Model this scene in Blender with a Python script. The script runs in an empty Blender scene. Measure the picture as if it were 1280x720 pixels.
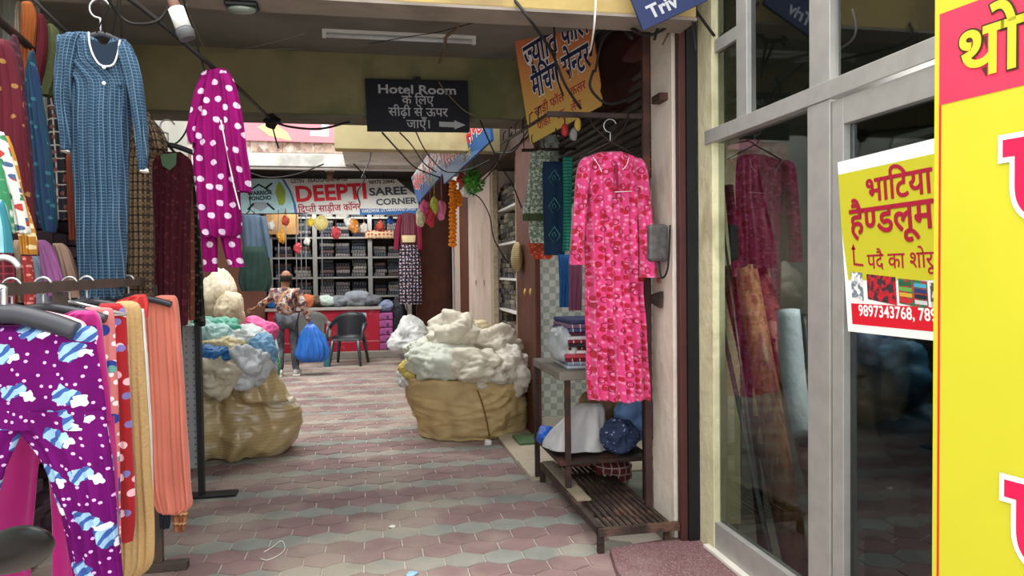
import bpy, bmesh, math, random
from mathutils import Vector, Matrix, noise
from math import sin, cos, pi, radians
random.seed(7)
SC = bpy.context.scene
COL = SC.collection
# ------------------------------------------------------------------ camera
F_PX, YAW, PITCH, ROLL = 925.0, radians(10.872), radians(-1.497), radians(-0.7)
CAM = Vector((0, 0, 1.55))
Fw = Vector((sin(YAW)*cos(PITCH), cos(YAW)*cos(PITCH), sin(PITCH)))
_r = Vector((cos(YAW), -sin(YAW), 0)); _u = _r.cross(Fw)
Rt = _r*cos(ROLL) + _u*sin(ROLL); Up = -_r*sin(ROLL) + _u*cos(ROLL)
cd = bpy.data.cameras.new('camera'); cam = bpy.data.objects.new('camera', cd); COL.objects.link(cam)
cd.sensor_width = 36; cd.lens = 36*F_PX/1280; cd.clip_start = .05; cd.clip_end = 200
M = Matrix((Rt, Up, -Fw)).transposed().to_4x4(); M.translation = CAM
cam.matrix_world = M; SC.camera = cam
# ------------------------------------------------------------------ world, sun, added fill lights, exposure
W = bpy.data.worlds.new('world'); SC.world = W; W.use_nodes = True
bg = W.node_tree.nodes['Background']; bg.inputs[0].default_value = (.93, .96, 1, 1); bg.inputs[1].default_value = 1.5
SC.view_settings.view_transform = 'Standard'; SC.view_settings.look = 'None'; SC.view_settings.gamma = 1
SC.view_settings.use_curve_mapping = False; SC.view_settings.exposure = 1.0
sd = bpy.data.lights.new('sun', 'SUN'); sd.energy = 2.2; sd.angle = radians(60); sd.color = (1, .97, .92)
sun = bpy.data.objects.new('sun', sd); sun.rotation_euler = (radians(6), radians(-8), 0); COL.objects.link(sun)
def area(name, loc, rot, sx, sy, e, col=(1, .98, .94)):
    d = bpy.data.lights.new(name, 'AREA'); d.shape = 'RECTANGLE'; d.size = sx; d.size_y = sy; d.energy = e; d.color = col
    o = bpy.data.objects.new(name, d); o.location = loc; o.rotation_euler = rot; COL.objects.link(o); return o
area('saree_shop_fill', (-.6, 12.0, 3.12), (radians(-12), 0, 0), 2.6, .3, 36)  # fill light added under the canopy to brighten the saree shop front
area('saree_shop_inner_fill', (-.6, 14.0, 2.9), (radians(30), 0, 0), 2.2, .3, 17)  # fill light added inside to brighten the saree shelves
area('corner_shop_fill', (2.5, 2.6, 2.1), (0, radians(35), 0), .4, 1.2, 30)  # fill light added to brighten the goods behind the window
area('side_shop_fill', (2.3, 5.2, 2.6), (0, 0, 0), .6, .6, 9)  # fill light added in the open side shop
# ------------------------------------------------------------------ pixel helpers: a photo pixel on a real plane
def ray(px, py): return Fw + Rt*((px-640)/F_PX) - Up*((py-360)/F_PX)
def onY(px, py, Y): d = ray(px, py); return CAM + d*(Y/d.y)
def onX(px, py, X): d = ray(px, py); return CAM + d*(X/d.x)
def onZ(px, py, Z=0.): d = ray(px, py); return CAM + d*((Z-1.55)/d.z)
def proj(p):
    d = Vector(p)-CAM; z = d.dot(Fw)
    return (640+F_PX*d.dot(Rt)/z, 360-F_PX*d.dot(Up)/z) if z > .01 else (9e9, 9e9)
# ------------------------------------------------------------------ materials
def srgb(c):
    if isinstance(c, str):
        c = [int(c[i:i+2], 16)/255 for i in (0, 2, 4)]
    return tuple(((x+.055)/1.055)**2.4 if x > .04045 else x/12.92 for x in c[:3])+(1,)
MATS = {}
def nn(nt, t, **k):
    n = nt.nodes.new(t)
    for a, b in k.items():
        if a.startswith('i_'): n.inputs[int(a[2:]) if a[2:].isdigit() else a[2:]].default_value = b
        else: setattr(n, a, b)
    return n
def math_(nt, op, a, b=None):
    n = nt.nodes.new('ShaderNodeMath'); n.operation = op
    for i, v in enumerate((a, b)):
        if v is None: continue
        if hasattr(v, 'links'): nt.links.new(v, n.inputs[i])
        else: n.inputs[i].default_value = v
    return n.outputs[0]
def mix_(nt, fac, a, b, mode='MIX'):
    n = nt.nodes.new('ShaderNodeMix'); n.data_type = 'RGBA'; n.blend_type = mode
    for i, v in ((0, fac), (6, a), (7, b)):
        if hasattr(v, 'links'): nt.links.new(v, n.inputs[i])
        else: n.inputs[i].default_value = v
    return n.outputs[2]
def mat(name, col, rough=.8, metal=0., var=.12, vs=6., bump=.0, bs=30., layers=(), uv=False, alpha=None, rnd=0., emit=0., stain=None, spec=.3, sheen=0, aniso=None, trans=0., world=False):
    """Procedural material. layers: pattern layers printed on the surface, in metres of UV or object space."""
    if name in MATS: return MATS[name]
    m = bpy.data.materials.new(name); m.use_nodes = True; nt = m.node_tree
    p = nt.nodes['Principled BSDF']; p.inputs['Roughness'].default_value = rough; p.inputs['Metallic'].default_value = metal
    p.inputs['Specular IOR Level'].default_value = spec
    tc = nt.nodes.new('ShaderNodeTexCoord'); co = tc.outputs['UV' if uv else 'Object']
    c = srgb(col)
    if world: wco = nt.nodes.new('ShaderNodeNewGeometry').outputs['Position']
    nz = nn(nt, 'ShaderNodeTexNoise'); nt.links.new(wco if world else tc.outputs['Object'], nz.inputs[0]); nz.inputs['Scale'].default_value = vs; nz.inputs['Detail'].default_value = 5
    mr = nn(nt, 'ShaderNodeMapRange', i_1=.3, i_2=.7, i_3=1-var, i_4=1+var); nt.links.new(nz.outputs[0], mr.inputs[0])
    cur = c
    def vor(s, jit=1., feat='F1', off=0.):
        mp = nn(nt, 'ShaderNodeMapping'); mp.inputs['Location'].default_value = (off, off*1.7, 0); nt.links.new(co, mp.inputs[0])
        v = nn(nt, 'ShaderNodeTexVoronoi', feature=feat, voronoi_dimensions='2D' if uv else '3D'); v.inputs['Scale'].default_value = s; v.inputs['Randomness'].default_value = jit
        nt.links.new(mp.outputs[0], v.inputs[0]); return v
    for i, L in enumerate(layers):
        k = L[0]; lc = srgb(L[1])
        if k == 'dots':      # col, scale, radius, jitter
            f = math_(nt, 'LESS_THAN', vor(L[2], L[4], off=i*3.3).outputs['Distance'], L[3])
        elif k == 'ring':
            d = vor(L[2], L[5], off=i*3.3).outputs['Distance']; f = math_(nt, 'MULTIPLY', math_(nt, 'LESS_THAN', d, L[4]), math_(nt, 'GREATER_THAN', d, L[3]))
        elif k in ('vs', 'hs', 'grid'):   # col, period, width fraction
            sp = nn(nt, 'ShaderNodeSeparateXYZ'); nt.links.new(co, sp.inputs[0])
            zc = sp.outputs[1] if uv else sp.outputs[2]
            fs = []
            for ch, s in (('vs', sp.outputs[0]), ('hs', zc)):
                if k in (ch, 'grid'):
                    fs.append(math_(nt, 'LESS_THAN', math_(nt, 'FRACT', math_(nt, 'DIVIDE', math_(nt, 'ADD', s, 50.), L[2])), L[3]))
            f = fs[0] if len(fs) == 1 else math_(nt, 'MAXIMUM', fs[0], fs[1])
        elif k == 'blot':    # col, scale, threshold
            n2 = nn(nt, 'ShaderNodeTexNoise'); mp = nn(nt, 'ShaderNodeMapping'); mp.inputs['Location'].default_value = (i*5.1, 2, 3)
            if len(L) > 4: mp.inputs['Scale'].default_value = L[4]
            nt.links.new(co, mp.inputs[0]); nt.links.new(mp.outputs[0], n2.inputs[0]); n2.inputs['Scale'].default_value = L[2]; n2.inputs['Detail'].default_value = 6
            r2 = nn(nt, 'ShaderNodeMapRange', i_1=L[3]-.03, i_2=L[3]+.03); nt.links.new(n2.outputs[0], r2.inputs[0]); f = r2.outputs[0]
        elif k == 'check':   # col, scale
            ch = nn(nt, 'ShaderNodeTexChecker'); ch.inputs['Scale'].default_value = L[2]; nt.links.new(co, ch.inputs[0]); f = ch.outputs['Fac']
        elif k == 'cell':    # col, scale, threshold: patchwork of squares
            f = math_(nt, 'GREATER_THAN', math_(nt, 'FRACT', math_(nt, 'MULTIPLY', cell_(nt, co, L[2]), 7.3)), L[3])
        elif k == 'band':    # col, z0, z1
            sp = nn(nt, 'ShaderNodeSeparateXYZ'); nt.links.new(co, sp.inputs[0]); z = sp.outputs[1] if uv else sp.outputs[2]
            f = math_(nt, 'MULTIPLY', math_(nt, 'GREATER_THAN', z, L[2]), math_(nt, 'LESS_THAN', z, L[3]))
        elif k == 'motif':   # col, scale, radius, jitter, stripe colour, head colour: a striped blot with a pale head beside it
            n2 = nn(nt, 'ShaderNodeTexNoise', i_2=L[2]*3.); nt.links.new(co, n2.inputs[0]); va = nn(nt, 'ShaderNodeVectorMath', operation='MULTIPLY_ADD')
            nt.links.new(n2.outputs[1], va.inputs[0]); va.inputs[1].default_value = (.5/L[2],)*3; nt.links.new(co, va.inputs[2])
            def vo(off, sc=(1, 1, 1)):
                mp = nn(nt, 'ShaderNodeMapping'); mp.inputs['Location'].default_value = off; mp.inputs['Scale'].default_value = sc; nt.links.new(va.outputs[0], mp.inputs[0])
                v = nn(nt, 'ShaderNodeTexVoronoi', voronoi_dimensions='2D'); v.inputs['Scale'].default_value = L[2]; v.inputs['Randomness'].default_value = L[4]; nt.links.new(mp.outputs[0], v.inputs[0]); return v.outputs['Distance']
            f0 = math_(nt, 'LESS_THAN', vo((0, 0, 0), (1, 1.35, 1)), L[3])
            wv = nn(nt, 'ShaderNodeTexWave', i_1=L[2]*1.9, i_2=5.); wv.bands_direction = 'DIAGONAL'; nt.links.new(co, wv.inputs[0])
            ws = math_(nt, 'GREATER_THAN', wv.outputs[1], .62)
            lc = mix_(nt, ws, lc, srgb(L[5]))
            cur = mix_(nt, f0, cur, lc)
            f = math_(nt, 'LESS_THAN', vo((-.26/L[2], -.2/L[2], 0), (1, 1.35, 1)), L[3]*.45); lc = srgb(L[6])
        cur = mix_(nt, f, cur, lc)
    base = mix_(nt, 1., cur, mr.outputs[0], 'MULTIPLY')
    if rnd:
        oi = nn(nt, 'ShaderNodeObjectInfo'); ge = nn(nt, 'ShaderNodeNewGeometry')
        r = math_(nt, 'FRACT', math_(nt, 'ADD', oi.outputs['Random'], ge.outputs['Random Per Island']))
        m2 = nn(nt, 'ShaderNodeMapRange', i_1=0., i_2=1., i_3=1-rnd, i_4=1+rnd); nt.links.new(r, m2.inputs[0])
        base = mix_(nt, 1., base, m2.outputs[0], 'MULTIPLY')
    if stain:  # colour, scale, threshold, strength
        n3 = nn(nt, 'ShaderNodeTexNoise'); mp = nn(nt, 'ShaderNodeMapping'); mp.inputs['Scale'].default_value = stain[4] if len(stain) > 4 else (1, 1, 1)
        nt.links.new(wco if world else tc.outputs['Object'], mp.inputs[0]); nt.links.new(mp.outputs[0], n3.inputs[0]); n3.inputs['Scale'].default_value = stain[1]; n3.inputs['Detail'].default_value = 8
        r3 = nn(nt, 'ShaderNodeMapRange', i_1=stain[2]-.06, i_2=stain[2]+.08, i_3=0., i_4=stain[3]); nt.links.new(n3.outputs[0], r3.inputs[0])
        base = mix_(nt, r3.outputs[0], base, srgb(stain[0]))
    nt.links.new(base, p.inputs['Base Color'])
    if bump:
        b = nn(nt, 'ShaderNodeBump'); b.inputs['Strength'].default_value = bump; b.inputs['Distance'].default_value = .02
        n4 = nn(nt, 'ShaderNodeTexNoise'); nt.links.new(tc.outputs['Object'], n4.inputs[0]); n4.inputs['Scale'].default_value = bs; n4.inputs['Detail'].default_value = 6
        if aniso:
            mp = nn(nt, 'ShaderNodeMapping'); mp.inputs['Scale'].default_value = aniso; nt.links.new(tc.outputs['Object'], mp.inputs[0]); nt.links.new(mp.outputs[0], n4.inputs[0])
        nt.links.new(n4.outputs[0], b.inputs['Height']); nt.links.new(b.outputs[0], p.inputs['Normal'])
    if sheen: p.inputs['Sheen Weight'].default_value = sheen
    if trans:
        tr = nn(nt, 'ShaderNodeBsdfTranslucent'); nt.links.new(base, tr.inputs[0]); ms = nn(nt, 'ShaderNodeMixShader'); ms.inputs[0].default_value = trans
        nt.links.new(p.outputs[0], ms.inputs[1]); nt.links.new(tr.outputs[0], ms.inputs[2]); nt.links.new(ms.outputs[0], nt.nodes['Material Output'].inputs[0])
    if emit:
        p.inputs['Emission Color'].default_value = c; p.inputs['Emission Strength'].default_value = emit
    MATS[name] = m; return m
def cell_(nt, co, s):
    mp = nn(nt, 'ShaderNodeVectorMath', operation='MULTIPLY'); mp.inputs[1].default_value = (s, s, s) if not isinstance(s, tuple) else s
    nt.links.new(co, mp.inputs[0]); fl = nn(nt, 'ShaderNodeVectorMath', operation='FLOOR'); nt.links.new(mp.outputs[0], fl.inputs[0])
    wn = nn(nt, 'ShaderNodeTexWhiteNoise', noise_dimensions='3D'); nt.links.new(fl.outputs[0], wn.inputs[0]); return wn.outputs[0]
def glass(name, tint='bcc0bc', refl=.16):
    if name in MATS: return MATS[name]
    m = bpy.data.materials.new(name); m.use_nodes = True; nt = m.node_tree; nt.nodes.remove(nt.nodes['Principled BSDF'])
    t = nn(nt, 'ShaderNodeBsdfTransparent'); t.inputs[0].default_value = srgb(tint)
    g = nn(nt, 'ShaderNodeBsdfGlossy'); g.inputs['Roughness'].default_value = .03; g.inputs[0].default_value = (.9, .95, 1, 1)
    lw = nn(nt, 'ShaderNodeFresnel', i_0=1.5); mr = nn(nt, 'ShaderNodeMapRange', i_1=0., i_2=1., i_3=refl*.25, i_4=.8)
    nt.links.new(lw.outputs[0], mr.inputs[0])
    ms = nn(nt, 'ShaderNodeMixShader'); ge = nn(nt, 'ShaderNodeNewGeometry'); fr = math_(nt, 'MULTIPLY', mr.outputs[0], math_(nt, 'SUBTRACT', 1., ge.outputs['Backfacing']))
    nt.links.new(fr, ms.inputs[0]); nt.links.new(t.outputs[0], ms.inputs[1]); nt.links.new(g.outputs[0], ms.inputs[2])
    nt.links.new(ms.outputs[0], nt.nodes['Material Output'].inputs[0]); MATS[name] = m; return m
# ------------------------------------------------------------------ object helpers
def B(): return bmesh.new()
def link(name, bm, m, parent=None, origin=None, smooth=False, local=False):
    """ONE mesh object out of a bmesh given in world coordinates (or local=True)."""
    me = bpy.data.meshes.new(name)
    par_loc = Vector((0, 0, 0))
    q = parent
    while q is not None: par_loc = par_loc + q.location; q = q.parent
    if origin is None:
        if parent is not None or local: origin = par_loc if not local else Vector((0, 0, 0))
        else:
            vs = [v.co for v in bm.verts]
            lo = Vector([min(v[i] for v in vs) for i in range(3)]); hi = Vector([max(v[i] for v in vs) for i in range(3)])
            origin = Vector(((lo.x+hi.x)/2, (lo.y+hi.y)/2, lo.z))
    origin = Vector(origin)
    if origin.length > 0: bmesh.ops.translate(bm, verts=bm.verts, vec=-origin)
    if smooth:
        for f in bm.faces: f.smooth = True
    bm.to_mesh(me); bm.free()
    for x in (m if isinstance(m, (list, tuple)) else [m]): me.materials.append(x)
    o = bpy.data.objects.new(name, me); COL.objects.link(o)
    if parent is not None: o.parent = parent; o.location = (0, 0, 0) if local else origin-par_loc
    else: o.location = origin
    return o
def tag(o, label=None, cat=None, group=None, kind=None):
    if label: o['label'] = label
    if cat: o['category'] = cat
    if group: o['group'] = group
    if kind: o['kind'] = kind
    return o
def thing(name, label, cat, loc=(0, 0, 0), rz=0, group=None):
    o = bpy.data.objects.new(name, None); o.empty_display_size = .1; COL.objects.link(o); o.location = loc; o.rotation_euler = (0, 0, rz)
    return tag(o, label, cat, group)
def struct(name, bm, m, parent=None, **k): return tag(link(name, bm, m, parent, **k), kind='structure') if parent is None else link(name, bm, m, parent, **k)
def copy_tree(o, parent=None):
    c = o.copy(); COL.objects.link(c); c.parent = parent
    for ch in list(o.children): copy_tree(ch, c)
    return c
def box(bm, a, b, bev=0., mi=0):
    x0, x1 = sorted((a[0], b[0])); y0, y1 = sorted((a[1], b[1])); z0, z1 = sorted((a[2], b[2]))
    v = [bm.verts.new(p) for p in ((x0, y0, z0), (x1, y0, z0), (x1, y1, z0), (x0, y1, z0), (x0, y0, z1), (x1, y0, z1), (x1, y1, z1), (x0, y1, z1))]
    fs = [bm.faces.new([v[i] for i in q]) for q in ((3, 2, 1, 0), (4, 5, 6, 7), (0, 1, 5, 4), (1, 2, 6, 5), (2, 3, 7, 6), (3, 0, 4, 7))]
    for f in fs: f.material_index = mi
    if bev:
        es = list({e for f in fs for e in f.edges}); bmesh.ops.bevel(bm, geom=es, offset=bev, segments=2, affect='EDGES', profile=.5)
    return bm
def obox(bm, c, ax, ay, az, mi=0):
    """box from a centre and three half-axis vectors"""
    c, ax, ay, az = map(Vector, (c, ax, ay, az))
    v = [bm.verts.new(c+ax*i+ay*j+az*k) for k in (-1, 1) for j in (-1, 1) for i in (-1, 1)]
    for q in ((0, 2, 3, 1), (4, 5, 7, 6), (0, 1, 5, 4), (2, 6, 7, 3), (0, 4, 6, 2), (1, 3, 7, 5)):
        bm.faces.new([v[i] for i in q]).material_index = mi
    return bm
def smoothpath(pts, n=6):
    pts = [Vector(p) for p in pts]
    if len(pts) < 3: return pts
    out = []
    for i in range(len(pts)-1):
        p0 = pts[max(i-1, 0)]; p1 = pts[i]; p2 = pts[i+1]; p3 = pts[min(i+2, len(pts)-1)]
        for k in range(n):
            t = k/n
            out.append(.5*((2*p1)+(p2-p0)*t+(2*p0-5*p1+4*p2-p3)*t*t+(3*p1-p0-3*p2+p3)*t**3))
    out.append(pts[-1]); return out
def tube(bm, pts, r, seg=6, smooth=0, mi=0):
    if smooth: pts = smoothpath(pts, smooth)
    pts = [Vector(p) for p in pts]; rings = []
    ref = None
    for i, p in enumerate(pts):
        d = (pts[min(i+1, len(pts)-1)]-pts[max(i-1, 0)]).normalized()
        if ref is None: ref = Vector((0, 0, 1)) if abs(d.z) < .9 else Vector((1, 0, 0))
        a = d.cross(ref).normalized(); b = a.cross(d).normalized(); ref = b
        if isinstance(r, (list, tuple)):
            g = i/(len(pts)-1)*(len(r)-1); g0 = min(int(g), len(r)-2); rr = r[g0]*(1-g+g0)+r[g0+1]*(g-g0)
        else: rr = r
        rings.append([bm.verts.new(p+(a*cos(2*pi*k/seg)+b*sin(2*pi*k/seg))*rr) for k in range(seg)])
    for i in range(len(rings)-1):
        for k in range(seg):
            f = bm.faces.new((rings[i][k], rings[i][(k+1) % seg], rings[i+1][(k+1) % seg], rings[i+1][k])); f.material_index = mi; f.smooth = True
    for rg in (rings[0][::-1], rings[-1]):
        try: bm.faces.new(rg).material_index = mi
        except Exception: pass
    return bm
def lathe(bm, c, prof, seg=20, axis='z', mi=0):
    rings = []
    for r, h in prof:
        rings.append([bm.verts.new((c[0]+r*cos(2*pi*k/seg), c[1]+r*sin(2*pi*k/seg), c[2]+h) if axis == 'z' else (c[0]+r*cos(2*pi*k/seg), c[1]+h, c[2]+r*sin(2*pi*k/seg))) for k in range(seg)])
    for i in range(len(rings)-1):
        for k in range(seg):
            f = bm.faces.new((rings[i][k], rings[i][(k+1) % seg], rings[i+1][(k+1) % seg], rings[i+1][k])); f.smooth = True; f.material_index = mi
    for rg in (rings[0][::-1], rings[-1]): bm.faces.new(rg).material_index = mi
    return bm
def interp_rows(rows, n):
    rows = [tuple(r)+((0.,) if len(r) == 3 else ()) for r in rows]; P = smoothpath([Vector((r[0], r[1], r[2], r[3])) for r in rows], max(2, n//max(1, len(rows)-1)))
    return P
def cloth(bm, rows, Y, thick=.03, folds=5, amp=.012, seed=0, n=34, N=56, wr=.006, wf=9., ratio=None, rag=.0, tilt=0., cap=(True, False), sq=1.):
    """Hanging cloth volume: rows (py, px_left, px_right[, depth offset]) of its outline on the plane at depth Y, with thickness, folds and wrinkles."""
    rnd = random.Random(seed); P = interp_rows([r if len(r) > 3 else tuple(r)+(0.,) for r in rows], n)
    uvl = bm.loops.layers.uv.verify(); rings = []; ph = rnd.uniform(0, 6); ph2 = rnd.uniform(0, 6)
    z_top = onY(P[0].y, P[0].x, Y).z; m = len(P)
    for j, r in enumerate(P):
        L = onY(r.y, r.x, Y); R = onY(r.z, r.x, Y); c = (L+R)/2; h = (R-L)/2; hw = h.length; t = j/(m-1)
        th = (ratio*hw if ratio else thick)*(1 if not cap[0] else min(1, .25+t*6)); ring = []
        for k in range(N):
            a = 2*pi*k/N; ca, sa = cos(a), sin(a)
            ca2 = math.copysign(abs(ca)**sq, ca); sa2 = math.copysign(abs(sa)**sq, sa)
            p = c+h*ca2; f = amp*min(1, .15+t*1.3)*(sin(folds*pi*ca+ph+t*1.3)+.5*sin(folds*1.7*pi*ca+ph2-t*2))
            q = Vector((p.x*wf+seed, a*1.2 if ratio else sa*1.5, p.z*wf*.5))
            w = wr*(noise.noise(q)*1.6+noise.noise(q*2.3)*.8)
            if ratio: p = p+Vector((ca, sa, 0))*(f+w)+Vector((0, sa2*th, 0))
            else: p = p+Vector((0, sa2*th+f+w+tilt*t+r.w, 0))
            if ratio: p.y += r.w
            if rag and j == m-1: p.z += rag*noise.noise(Vector((ca*3+seed, sa, 1)))
            v = bm.verts.new(p); ring.append(v)
        rings.append((ring, hw, z_top-c.z))
    for j in range(m-1):
        A, wa, za = rings[j]; Bq, wb, zb = rings[j+1]
        for k in range(N):
            k2 = (k+1) % N; f = bm.faces.new((A[k], Bq[k], Bq[k2], A[k2])); f.smooth = True
            s0 = k/N; s1 = (k+1)/N
            fu = (lambda s, w: (2*s-1.5)*w*1.9) if ratio else (lambda s, w: cos(2*pi*s)*w)
            for l, (s, w, z) in zip(f.loops, ((s0, wa, za), (s0, wb, zb), (s1, wb, zb), (s1, wa, za))): l[uvl].uv = (fu(s, w)+(3.3 if s0 < .5 else 0), z)
    if cap[0]: bm.faces.new(rings[0][0])
    if cap[1]: bm.faces.new(rings[-1][0][::-1])
    return bm
def blob(bm, c, r, seed=0, a1=.18, a2=.1, f1=1.2, f2=3., sub=4, floor=None, rid=True, mi=0):
    c = Vector(c); res = bmesh.ops.create_icosphere(bm, subdivisions=sub, radius=1.); o = Vector((seed*7.1, seed*3.3, seed*1.7))
    for v in res['verts']:
        n = v.co.normalized(); k = 1+a1*noise.noise(n*f1+o)*1.5
        q = n*f2+o+Vector((noise.noise(n*2+o), noise.noise(n*2.2-o), 0))*1.2
        w = noise.noise(q); w = (1-abs(w)*2.6) if rid else w; w2 = 1-abs(noise.noise(q*2.1))*2.6
        k += a2*(w*.7+w2*.35)
        p = c+Vector((n.x*r[0], n.y*r[1], n.z*r[2]))*k
        if floor is not None and p.z < floor: p.z = floor+.002*noise.noise(n*9)
        v.co = p
    for f in {f for v in res['verts'] for f in v.link_faces}: f.smooth = True; f.material_index = mi
    return bm
def blobpx(bm, px, py, w, h, Y, dep, **k):
    c = onY(px, py, Y); zc = (c-CAM).dot(Fw); s = zc/F_PX/2
    return blob(bm, c, (w*s, dep/2, h*s), **k)
# ------------------------------------------------------------------ lettering
GL = {}
def glyph(ch, weight):
    """flat outline of a string as a mesh plus its advance"""
    key = (ch, weight)
    if key in GL: return GL[key]
    def conv(s, off):
        c = bpy.data.curves.new('t', 'FONT'); c.body = s; c.size = 1; c.resolution_u = 3; c.offset = off
        o = bpy.data.objects.new('t', c); COL.objects.link(o); bpy.context.view_layer.update()
        dg = bpy.context.evaluated_depsgraph_get(); me = bpy.data.meshes.new_from_object(o.evaluated_get(dg))
        vs = [tuple(v.co) for v in me.vertices]; fs = [tuple(p.vertices) for p in me.polygons]
        bpy.data.objects.remove(o); bpy.data.curves.remove(c); bpy.data.meshes.remove(me); return vs, fs
    vs, fs = conv(ch, weight)
    wd = lambda s: (lambda q: max(v[0] for v in q)-min(v[0] for v in q))(conv(s, 0)[0])
    adv = wd('H'+ch+'H')-wd('HH')
    GL[key] = (vs, fs, adv); return GL[key]
def lettering(bm, text, O, U, V, size, weight=0., align='l', width=None, shear=0., mi=0, lift=.002, xs=1., bold=0.):
    """text in visual order; {x} is the half form of x (stem cut away), ^ is a small hook above. O origin, U right, V up (unit vectors of the face)."""
    segs = []; cur = ''; i = 0
    while i < len(text):
        if text[i] == '{':
            if cur: segs.append((cur, 0)); cur = ''
            segs.append((text[i+1], 1)); i += 3
        elif text[i] == '^':
            if cur: segs.append((cur, 0)); cur = ''
            segs.append(('^', 2)); i += 1
        else: cur += text[i]; i += 1
    if cur: segs.append((cur, 0))
    V2, F2, pen = [], [], 0.
    for s, k in segs:
        b = len(V2)
        if k == 2:
            pts = [(pen-.30+.13*cos(a), .72+.13*sin(a)) for a in [pi*(1.25-j*.22) for j in range(7)]]
            for (x, y) in pts: V2 += [(x, y-.03, 0), (x, y+.04, 0)]
            F2 += [(b+2*j, b+2*j+2, b+2*j+3, b+2*j+1) for j in range(6)]; continue
        vs, fs, adv = glyph(s, weight)
        if k == 0:
            V2 += [(x+pen, y, 0) for x, y, z in vs]; F2 += [tuple(b+q for q in f) for f in fs]; pen += adv
        else:
            t = bmesh.new(); vv = [t.verts.new(q) for q in vs]
            for f in fs:
                try: t.faces.new([vv[q] for q in f])
                except Exception: pass
            cut = adv*.68
            bmesh.ops.bisect_plane(t, geom=t.verts[:]+t.edges[:]+t.faces[:], plane_co=(cut, 0, 0), plane_no=(1, 0, 0), clear_outer=True)
            t.verts.index_update()
            V2 += [(v.co.x+pen, v.co.y, 0) for v in t.verts]; F2 += [tuple(b+v.index for v in f.verts) for f in t.faces]; t.free(); pen += cut
    if width: xs = width/(pen*size) if pen else 1
    off = {'l': 0, 'c': -pen/2, 'r': -pen}[align]
    O, U, V = Vector(O), Vector(U), Vector(V); Nn = U.cross(V).normalized()
    vv = [bm.verts.new(O+U*((x+off+shear*y)*size*xs)+V*(y*size)+Nn*lift) for x, y, z in V2]
    if bold:
        for j, (dx, dy) in enumerate(((-1, 0), (1, 0), (0, -1), (0, 1), (.7, .7), (-.7, .7), (.7, -.7), (-.7, -.7))): lettering(bm, text, O+(U*dx+V*dy)*bold*size, U, V, size, weight, align, width, shear, mi, lift+.00012*(j+1), xs)
    for f in F2:
        try: q = bm.faces.new([vv[j] for j in f]); q.material_index = mi
        except Exception: pass
    return pen*size*xs
class Face:
    """a flat sign face given by its four corners (tl, tr, bl): u, v from 0..1 to points"""
    def __init__(s, tl, tr, bl):
        s.tl, s.tr, s.bl = map(Vector, (tl, tr, bl)); s.w = (s.tr-s.tl).length; s.h = (s.bl-s.tl).length
        s.U = (s.tr-s.tl).normalized(); s.V = (s.tl-s.bl).normalized(); s.N = s.U.cross(s.V).normalized()
    def p(s, u, v, lift=0.): return s.tl+(s.tr-s.tl)*u+(s.bl-s.tl)*v+s.N*lift
    def board(s, bm, th=.03, u0=0, v0=0, u1=1, v1=1, lift=0., mi=0):
        f = [s.p(u, v, lift) for u, v in ((u0, v1), (u1, v1), (u1, v0), (u0, v0))]; b = [q-s.N*th for q in f]
        a = [bm.verts.new(q) for q in f]; c = [bm.verts.new(q) for q in b]
        for q in (a, c[::-1]): bm.faces.new(q).material_index = mi
        for k in range(4): bm.faces.new((a[k], c[k], c[(k+1) % 4], a[(k+1) % 4])).material_index = mi
        return bm
    def poly(s, bm, pts, lift=.0015, mi=0):
        bm.faces.new([bm.verts.new(s.p(u, v, lift)) for u, v in pts][::-1]).material_index = mi; return bm
    def text(s, bm, t, u, v, size, lift=.002, **k): return lettering(bm, t, s.p(u, v), s.U, s.V, size, lift=lift, **k)
# ------------------------------------------------------------------ common materials
m_conc = mat('painted_concrete', '8d8474', .9, var=.16, vs=2.5, bump=.3, bs=14, stain=('5f6a45', 1.6, .56, .55))
m_beam = mat('stained_beam_plaster', '8f8560', .9, var=.2, vs=2.2, bump=.3, bs=12, stain=('4f5a38', 1.3, .54, .7))
m_beam_y = mat('yellow_beam_paint', 'a8915a', .85, var=.15, vs=3, bump=.25, bs=12, stain=('8a7355', 2, .6, .6))
m_ceil = mat('grey_ceiling_paint', '858079', .9, var=.12, vs=2, stain=('6d6a60', 1.5, .55, .6))
m_black = mat('black_plastic', '17181a', .45, var=.05)
m_iron = mat('dark_iron', '3a2e2a', .6, .3, var=.25, vs=9, bump=.3, bs=40, stain=('6b3a24', 5, .6, .5))
m_wire = mat('black_cable', '1c1a18', .6, var=.05)
m_alu = mat('weathered_aluminium', 'a3a19c', .45, .35, var=.08, vs=12, stain=('7f776c', 4, .62, .4, (1, 1, .3)))
m_white = mat('white_enamel', 'e6e4de', .5, var=.05)
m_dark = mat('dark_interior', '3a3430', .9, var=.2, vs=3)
m_brown = mat('brown_painted_wood', '5b3324', .6, var=.22, vs=5, bump=.2, bs=20, stain=('3a2018', 3, .55, .5, (1, 1, .2)))
m_pale = mat('peeling_white_plaster', 'cfc3b4', .9, var=.1, vs=3, bump=.4, bs=16, stain=('8f8274', 3.2, .58, .7, (1, 1, .35)))
m_yel = mat('peeling_yellow_plaster', 'c6c09c', .9, var=.12, vs=3, bump=.5, bs=18, stain=('8d8362', 4, .60, .8, (1, 1, .5)))
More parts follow.
